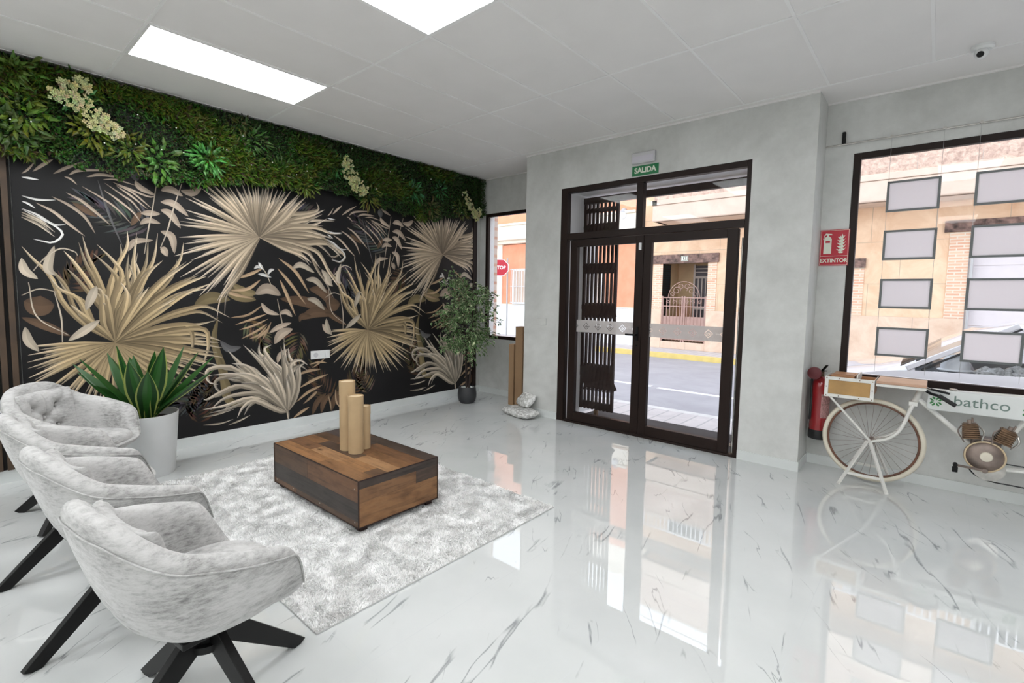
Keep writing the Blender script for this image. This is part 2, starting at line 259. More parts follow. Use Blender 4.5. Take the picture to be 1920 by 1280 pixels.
# ------------------------------------------------------------------ mesh builder
class MB:
    def __init__(s): s.v=[];s.f=[];s.c=[];s.uv=[];s.mi=[]
    def add(s,vs,fs,col=None,mi=0):
        o=len(s.v); s.v+= [tuple(v) for v in vs]
        for f in fs: s.f.append([o+i for i in f]); s.c.append(col); s.mi.append(mi)
        return s
    def box(s,x0,x1,y0,y1,z0,z1,**k):
        return s.add([(x,y,z) for x in(x0,x1) for y in(y0,y1) for z in(z0,z1)],[(0,1,3,2),(4,6,7,5),(0,4,5,1),(2,3,7,6),(0,2,6,4),(1,5,7,3)],**k)
    def obox(s,c,dx,dy,dz,hx,hy,hz,**k):
        c,dx,dy,dz=[Vector(a) for a in(c,dx,dy,dz)]
        vs=[c+dx*hx*a+dy*hy*b+dz*hz*e for a in(-1,1) for b in(-1,1) for e in(-1,1)]
        return s.add(vs,[(0,1,3,2),(4,6,7,5),(0,4,5,1),(2,3,7,6),(0,2,6,4),(1,5,7,3)],**k)
    def bar(s,a,b,w,h,up=(0,0,1),**k):
        a,b=Vector(a),Vector(b); d=(b-a).normalized(); u=Vector(up); sx=d.cross(u)
        if sx.length<1e-4: sx=d.cross(Vector((1,0,0)))
        sx.normalize(); uu=sx.cross(d)
        return s.obox((a+b)/2,d,sx,uu,(b-a).length/2,w/2,h/2,**k)
    def tube(s,pts,r,seg=10,closed=False,caps=True,**k):
        P=[Vector(p) for p in pts]; n=len(P); rs=r if isinstance(r,(list,tuple)) else [r]*n
        nrm=None; rings=[]
        for i in range(n):
            if closed: t=(P[(i+1)%n]-P[i-1])
            else: t=P[min(i+1,n-1)]-P[max(i-1,0)]
            t.normalize()
            if nrm is None:
                nrm=t.orthogonal().normalized()
            else:
                nrm=(nrm-t*nrm.dot(t)); nrm=nrm.normalized() if nrm.length>1e-6 else t.orthogonal().normalized()
            bn=t.cross(nrm)
            rings.append([P[i]+(nrm*math.cos(a)+bn*math.sin(a))*rs[i] for a in [2*math.pi*j/seg for j in range(seg)]])
        vs=[v for g in rings for v in g]; fs=[]
        m=n if closed else n-1
        for i in range(m):
            for j in range(seg):
                a=i*seg+j;b=i*seg+(j+1)%seg;c=((i+1)%n)*seg+(j+1)%seg;d=((i+1)%n)*seg+j; fs.append((a,b,c,d))
        if caps and not closed: fs.append(tuple(reversed(range(seg)))); fs.append(tuple((n-1)*seg+j for j in range(seg)))
        return s.add(vs,fs,**k)
    def cyl(s,a,b,r0,r1=None,seg=24,**k): return s.tube([a,b],[r0,r0 if r1 is None else r1],seg,**k)
    def lathe(s,prof,c=(0,0,0),seg=32,axis='z',**k):
        vs=[];fs=[];n=len(prof)
        for r,h in prof:
            for j in range(seg):
                a=2*math.pi*j/seg; x,y=r*math.cos(a),r*math.sin(a)
                if axis=='z': p=(c[0]+x,c[1]+y,c[2]+h)
                elif axis=='y': p=(c[0]+x,c[1]-h,c[2]+y)
                else: p=(c[0]+h,c[1]+x,c[2]+y)
                vs.append(p)
        for i in range(n-1):
            for j in range(seg): fs.append((i*seg+j,i*seg+(j+1)%seg,(i+1)*seg+(j+1)%seg,(i+1)*seg+j))
        fs.append(tuple(reversed(range(seg)))); fs.append(tuple((n-1)*seg+j for j in range(seg)))
        return s.add(vs,fs,**k)
    def prism(s,poly,y0,y1,axis='y',**k):
        n=len(poly)
        def P(u,w,t): return (u,t,w) if axis=='y' else ((t,u,w) if axis=='x' else (u,w,t))
        vs=[P(u,w,y0) for u,w in poly]+[P(u,w,y1) for u,w in poly]
        fs=[tuple(range(n)),tuple(reversed(range(n,2*n)))]+[(i,i+n,(i+1)%n+n,(i+1)%n) for i in range(n)]
        return s.add(vs,fs,**k)
    def sphere(s,c,r,seg=16,sc=(1,1,1),**k):
        n=seg//2; prof=[(max(1e-4,r*math.sin(math.pi*i/n)),-r*math.cos(math.pi*i/n)) for i in range(n+1)]
        o=len(s.v); s.lathe(prof,(0,0,0),seg,**k)
        for i in range(o,len(s.v)): v=s.v[i]; s.v[i]=(c[0]+v[0]*sc[0],c[1]+v[1]*sc[1],c[2]+v[2]*sc[2])
        return s
    def build(s,name,material,parent=None,bevel=0,smooth=True,mods=(),angle=35,kind=None,local=False,bseg=2):
        me=bpy.data.meshes.new(name); off=Vector((0,0,0))
        if parent is not None and not local:
            p=parent
            while p is not None: off+=p.location; p=p.parent
        vs=[(v[0]-off[0],v[1]-off[1],v[2]-off[2]) for v in s.v] if off.length>0 else s.v
        me.from_pydata(vs,[],s.f)
        ms=material if isinstance(material,(list,tuple)) else [material]
        for m in ms: me.materials.append(m)
        if len(ms)>1: me.polygons.foreach_set('material_index',s.mi)
        if any(c is not None for c in s.c):
            ca=me.color_attributes.new('Col','FLOAT_COLOR','CORNER'); data=[]
            for f,c in zip(s.f,s.c):
                if c is None: c=(1,1,1)
                if isinstance(c[0],(tuple,list)):
                    for q in c: data+= [q[0],q[1],q[2],1]
                else: data+= [c[0],c[1],c[2],1]*len(f)
            ca.data.foreach_set('color',data)
        if s.uv:
            ul=me.uv_layers.new(name='UVMap'); ul.data.foreach_set('uv',[t for q in s.uv for t in q])
        me.validate()
        if not s.uv and not any(c is not None for c in s.c):
            bm=bmesh.new(); bm.from_mesh(me); bmesh.ops.recalc_face_normals(bm,faces=bm.faces); bm.to_mesh(me); bm.free()
        if smooth: me.shade_smooth(); me.set_sharp_from_angle(angle=R(angle))
        o=bpy.data.objects.new(name,me); COL.objects.link(o)
        if parent is not None: o.parent=parent
        if bevel:
            b=o.modifiers.new('bevel','BEVEL'); b.width=bevel; b.segments=bseg; b.limit_method='ANGLE'; b.angle_limit=R(40)
        if kind: o['kind']=kind
        return o
def thing(name,label,cat,loc=(0,0,0),rz=0,group=None,kind=None):
    o=bpy.data.objects.new(name,None); COL.objects.link(o); o.location=loc; o.rotation_euler=(0,0,rz); o.empty_display_size=.1
    if kind: o['kind']=kind
    else: o['label']=label; o['category']=cat
    if group: o['group']=group
    return o
def tag(o,label,cat,group=None,kind=None):
    o['label']=label; o['category']=cat
    if group: o['group']=group
    if kind: o['kind']=kind
    return o
def text(body,name,material,parent,size,loc,rot,ext=.001,bold=0,sx=1,off=(0,0,0)):
    cu=bpy.data.curves.new('t','FONT'); cu.body=body; cu.size=size; cu.extrude=ext; cu.offset=bold; cu.align_x='CENTER'; cu.align_y='CENTER'; cu.resolution_u=4
    t=bpy.data.objects.new('t',cu); COL.objects.link(t); dg=bpy.context.evaluated_depsgraph_get(); dg.update()
    me=bpy.data.meshes.new_from_object(t.evaluated_get(dg)); bpy.data.objects.remove(t); me.name=name
    o=bpy.data.objects.new(name,me); COL.objects.link(o); me.materials.clear(); me.materials.append(material)
    mw=Matrix.Translation(Vector(loc))@rot.to_matrix().to_4x4()@Matrix.Diagonal((sx,1,1,1))
    me.transform(mw)
    if parent is not None:
        off=Vector((0,0,0)); p=parent
        while p is not None: off+=p.location; p=p.parent
        me.transform(Matrix.Translation(-off)); o.parent=parent
    return o
from mathutils import Euler
FRONT=Euler((R(90),0,0))          # reads towards -y
def catmull(P,n):
    P=[Vector(p) for p in P]; Q=[P[0]*2-P[1]]+P+[P[-1]*2-P[-2]]; out=[]
    segs=len(P)-1
    for i in range(n+1):
        t=i/n*segs; k=min(int(t),segs-1); u=t-k; a,b,c,d=Q[k:k+4]
        out.append(.5*((2*b)+(c-a)*u+(2*a-5*b+4*c-d)*u*u+(3*b-a-3*c+d)*u**3))
    return out
# ------------------------------------------------------------------ room shell
H=3.037; YL=.564; YR=.35; XA=1.30; XB=4.23; OUT=.80
def S(name,mb,m,**k): return mb.build(name,m,kind='structure',**k)
floor_=S('floor',MB().box(-.1,8.1,-9.1,0,-.12,0).box(-.1,XA,0,YL,-.12,0).box(XB,8.1,0,YR,-.12,0),M['floor'],smooth=False)
S('wall_left',MB().box(-.15,0,-9.1,OUT,0,3.3),M['wall'],smooth=False)
S('wall_back',MB().box(0,8.1,-9.25,-9.1,0,3.3),M['wall'],smooth=False)
S('wall_right',MB().box(8.1,8.25,-9.25,.5,0,3.3),M['wall'],smooth=False)
DX0,DX1,DH=1.80,3.76,2.60
S('wall_front',MB().box(XA,DX0,0,OUT,0,3.3).box(DX1,XB,0,.47,0,3.3).box(DX1,XB,.47,OUT,-.15,3.3).box(DX0,DX1,0,OUT,DH,3.3),M['wall'],smooth=False)
WL0,WL1,WLZ0,WLZ1=.12,1.30,.805,2.545
S('wall_front_left',MB().box(0,XA,YL,.72,0,WLZ0).box(0,XA,YL,.72,WLZ1,3.3).box(0,WL0,YL,.72,WLZ0,WLZ1),M['wall'],smooth=False)
WR0,WR1,WRZ0,WRZ1=4.435,7.6,.757,2.60
S('wall_front_right',MB().box(XB,8.1,YR,.47,-.15,WRZ0).box(XB,8.1,YR,.47,WRZ1,3.3).box(XB,WR0,YR,.47,WRZ0,WRZ1).box(WR1,8.1,YR,.47,WRZ0,WRZ1),M['wall'],smooth=False)
S('trim_1',MB().box(0,WL0,.72,.80,-.15,3.3).box(0,XA,.72,.80,-.15,WLZ0),M['brickrow'],smooth=False)
# white door reveal lining + window reveal lining
S('trim_2',MB().box(DX0,DX0+.012,.07,OUT,0,DH).box(DX1-.012,DX1,.07,OUT,0,DH).box(DX0,DX1,.07,OUT,DH-.012,DH).box(WL0-.001,WL0+.012,YL+.06,.72,WLZ0,WLZ1),M['white'],smooth=False)
# ceiling with exposed grid
S('ceiling',MB().box(-.1,8.2,-9.2,OUT,H,3.3),M['ceil'],smooth=False)
xs=[.713+.5975*k for k in range(-1,13)]; ys=[-.09-1.2*k for k in range(0,8)]
g=MB()
for x in xs: g.box(x-.009,x+.009,-9.1,-.09,H-.004,H+.001)
for y in ys: g.box(0,8.1,y-.009,y+.009,H-.0045,H+.001)
S('trim_3',g,M['tbar'],smooth=False)
S('trim_4',MB().box(XA,XB,-.018,0,H-.012,H+.001).box(XB,8.1,YR-.018,YR,H-.012,H+.001).box(0,XA,YL-.018,YL,H-.012,H+.001),M['ceil'],smooth=False)
bz=.082
S('baseboard_left',MB().box(0,.014,-9.1,YL,0,.095),M['marble_base'],smooth=False)
S('baseboard_front',MB().box(XA-.0,DX0,-.009,0,0,bz).box(DX1,XB+.009,-.009,0,0,bz).box(XB,XB+.009,0,YR,0,bz).box(XB,8.1,YR-.009,YR,0,bz).box(.014,XA,YL-.009,YL,0,bz),M['marble_base'],smooth=False)
# ------------------------------------------------------------------ doors
door=thing('door_1','','',(2.75,.03,0),kind='structure')
def P(name,mb,m,**k): return mb.build(name,m,door,**k)
P('door_frame',MB().box(DX0,1.885,0,.07,0,DH).box(3.722,DX1,0,.07,0,DH).box(1.885,3.722,0,.07,DH-.055,DH).box(1.885,3.722,0,.07,2.035,2.105).box(2.705,2.775,0,.07,2.105,DH-.055).box(1.885,3.722,0,.07,0,.022),M['brown'],bevel=.003,smooth=False)
P('transom_pane',MB().box(1.885,2.705,.032,.038,2.105,DH-.055),M['glass'],smooth=False)
P('transom_pane',MB().box(2.775,3.722,.032,.038,2.105,DH-.055),M['glass'],smooth=False)
P('side_pane',MB().box(1.885,1.93,.032,.038,.022,2.035),M['glass'],smooth=False)
P('side_pane',MB().box(3.68,3.722,.032,.038,.022,2.035),M['glass'],smooth=False)
P('closer_tube',MB().cyl((3.702,.05,.12),(3.702,.05,1.95),.008).cyl((3.702,.05,.03),(3.702,.05,.14),.013),M['chrome'])
def leaf(x0,x1,s0,s1):
    lf=P('door_leaf',MB().box(x0,x0+s0,.008,.062,.026,2.03).box(x1-s1,x1,.008,.062,.026,2.03).box(x0+s0,x1-s1,.008,.062,.026,.125).box(x0+s0,x1-s1,.008,.062,1.955,2.03),M['brown'],bevel=.003,smooth=False)
    MB().box(x0+s0,x1-s1,.033,.039,.125,1.955).build('glass_pane',M['glass'],lf,smooth=False)
    MB().box(x0+s0+.001,x1-s1-.001,.0315,.0325,1.025,1.16).build('etched_band',M['frost'],lf,smooth=False,local=True).location=(-2.75,-.03,0)
    return lf
# the band material reads object coordinates: keep its mesh in world coordinates
l1=leaf(1.935,2.795,.085,.085); l2=leaf(2.80,3.675,.078,.092)
MB().box(2.748,2.772,-.004,.008,.98,1.12).bar((2.76,-.004,1.04),(2.76,-.045,1.04),.016,.016).bar((2.765,-.045,1.04),(2.655,-.045,1.04),.014,.018).cyl((2.76,-.006,.93),(2.76,.008,.93),.009).build('door_handle',M['black'],l1,bevel=.002)
MB().box(2.752,2.778,-.012,.008,1.885,1.955).build('door_sensor',M['plastic'],l1,bevel=.004)
# ------------------------------------------------------------------ windows
def window(n,x0,x1,z0,z1,y,fw,fb=None):
    fb=fb or fw
    w=thing('window_%d'%n,'','',((x0+x1)/2,y,z0),kind='structure')
    MB().box(x0,x0+fw,y,y+.05,z0,z1).box(x1-fw,x1,y,y+.05,z0,z1).box(x0+fw,x1-fw,y,y+.05,z1-fw,z1).box(x0+fw,x1-fw,y,y+.05,z0,z0+fb).build('window_frame',M['brown'],w,bevel=.003,smooth=False)
    MB().box(x0+fw,x1-fw,y+.022,y+.028,z0+fb,z1-fw).build('glass_pane',M['glass'],w,smooth=False)
    return w
window(1,WL0-.01,WL1,WLZ0-.01,WLZ1+.01,YL-.006,.045)
window(2,WR0-.004,WR1,WRZ0-.002,WRZ1+.004,YR-.006,.05,.062)
S('trim_7',MB().box(WR0,WR1,YR+.05,.54,WRZ0-.03,WRZ0+.046),M['white'],smooth=False,bevel=.003)
# ------------------------------------------------------------------ ceiling fittings
def panel(x0,x1,y0,y1,label):
    t=thing('ceiling_light',label,'ceiling light',((x0+x1)/2,(y0+y1)/2,H),group='recessed light panels')
    f=.012
    MB().box(x0,x0+f,y0,y1,H-.008,H+.0).box(x1-f,x1,y0,y1,H-.008,H).box(x0+f,x1-f,y0,y0+f,H-.008,H).box(x0+f,x1-f,y1-f,y1,H-.008,H).build('frame',M['tbar'],t,smooth=False)
    MB().box(x0+f,x1-f,y0+f,y1-f,H-.005,H-.001).build('diffuser',M['led'],t,smooth=False)
panel(.722,1.301,-3.68,-2.50,'long glowing light panel above the leaf mural wall')
panel(2.515,3.094,-3.68,-2.50,'glowing light panel cut by the top edge, above the rug')
k=0
for x in (.722,2.515,4.904,6.70):  # unseen panel rows added around and behind the camera to light the room
    for y in (-3.68,-6.08,-8.48):
        if y==-3.68 and x<4: continue
        panel(x,x+.579,y,y+1.18,'added white ceiling panel out of view, there to light the room'); k+=1
t=thing('ceiling_hatch','white square ceiling hatch whose corner shows at the top edge','hatch',(4.2,-2.05,H))
MB().box(3.955,4.255,-2.11,-1.81,H-.012,H).build('frame',M['tbar'],t,smooth=False,bevel=.003); MB().box(3.975,4.235,-2.09,-1.83,H-.014,H-.012).build('cover',M['plastic'],t,smooth=False)
t=thing('security_camera','small white dome security camera on the ceiling near the right window','camera',(5.13,-.17,H))
MB().lathe([(.001,0),(.055,-.0),(.056,-.018),(.045,-.03),(.001,-.032)],(5.13,-.17,H)).build('base',M['plastic'],t)
MB().sphere((5.125,-.185,H-.052),.036,20).build('ball',M['plastic'],t)
d=Vector((-.15,-.75,-.35)).normalized(); c=Vector((5.125,-.185,H-.052))
MB().cyl(c+d*.022,c+d*.038,.020,.017).build('lens_face',M['black'],t)
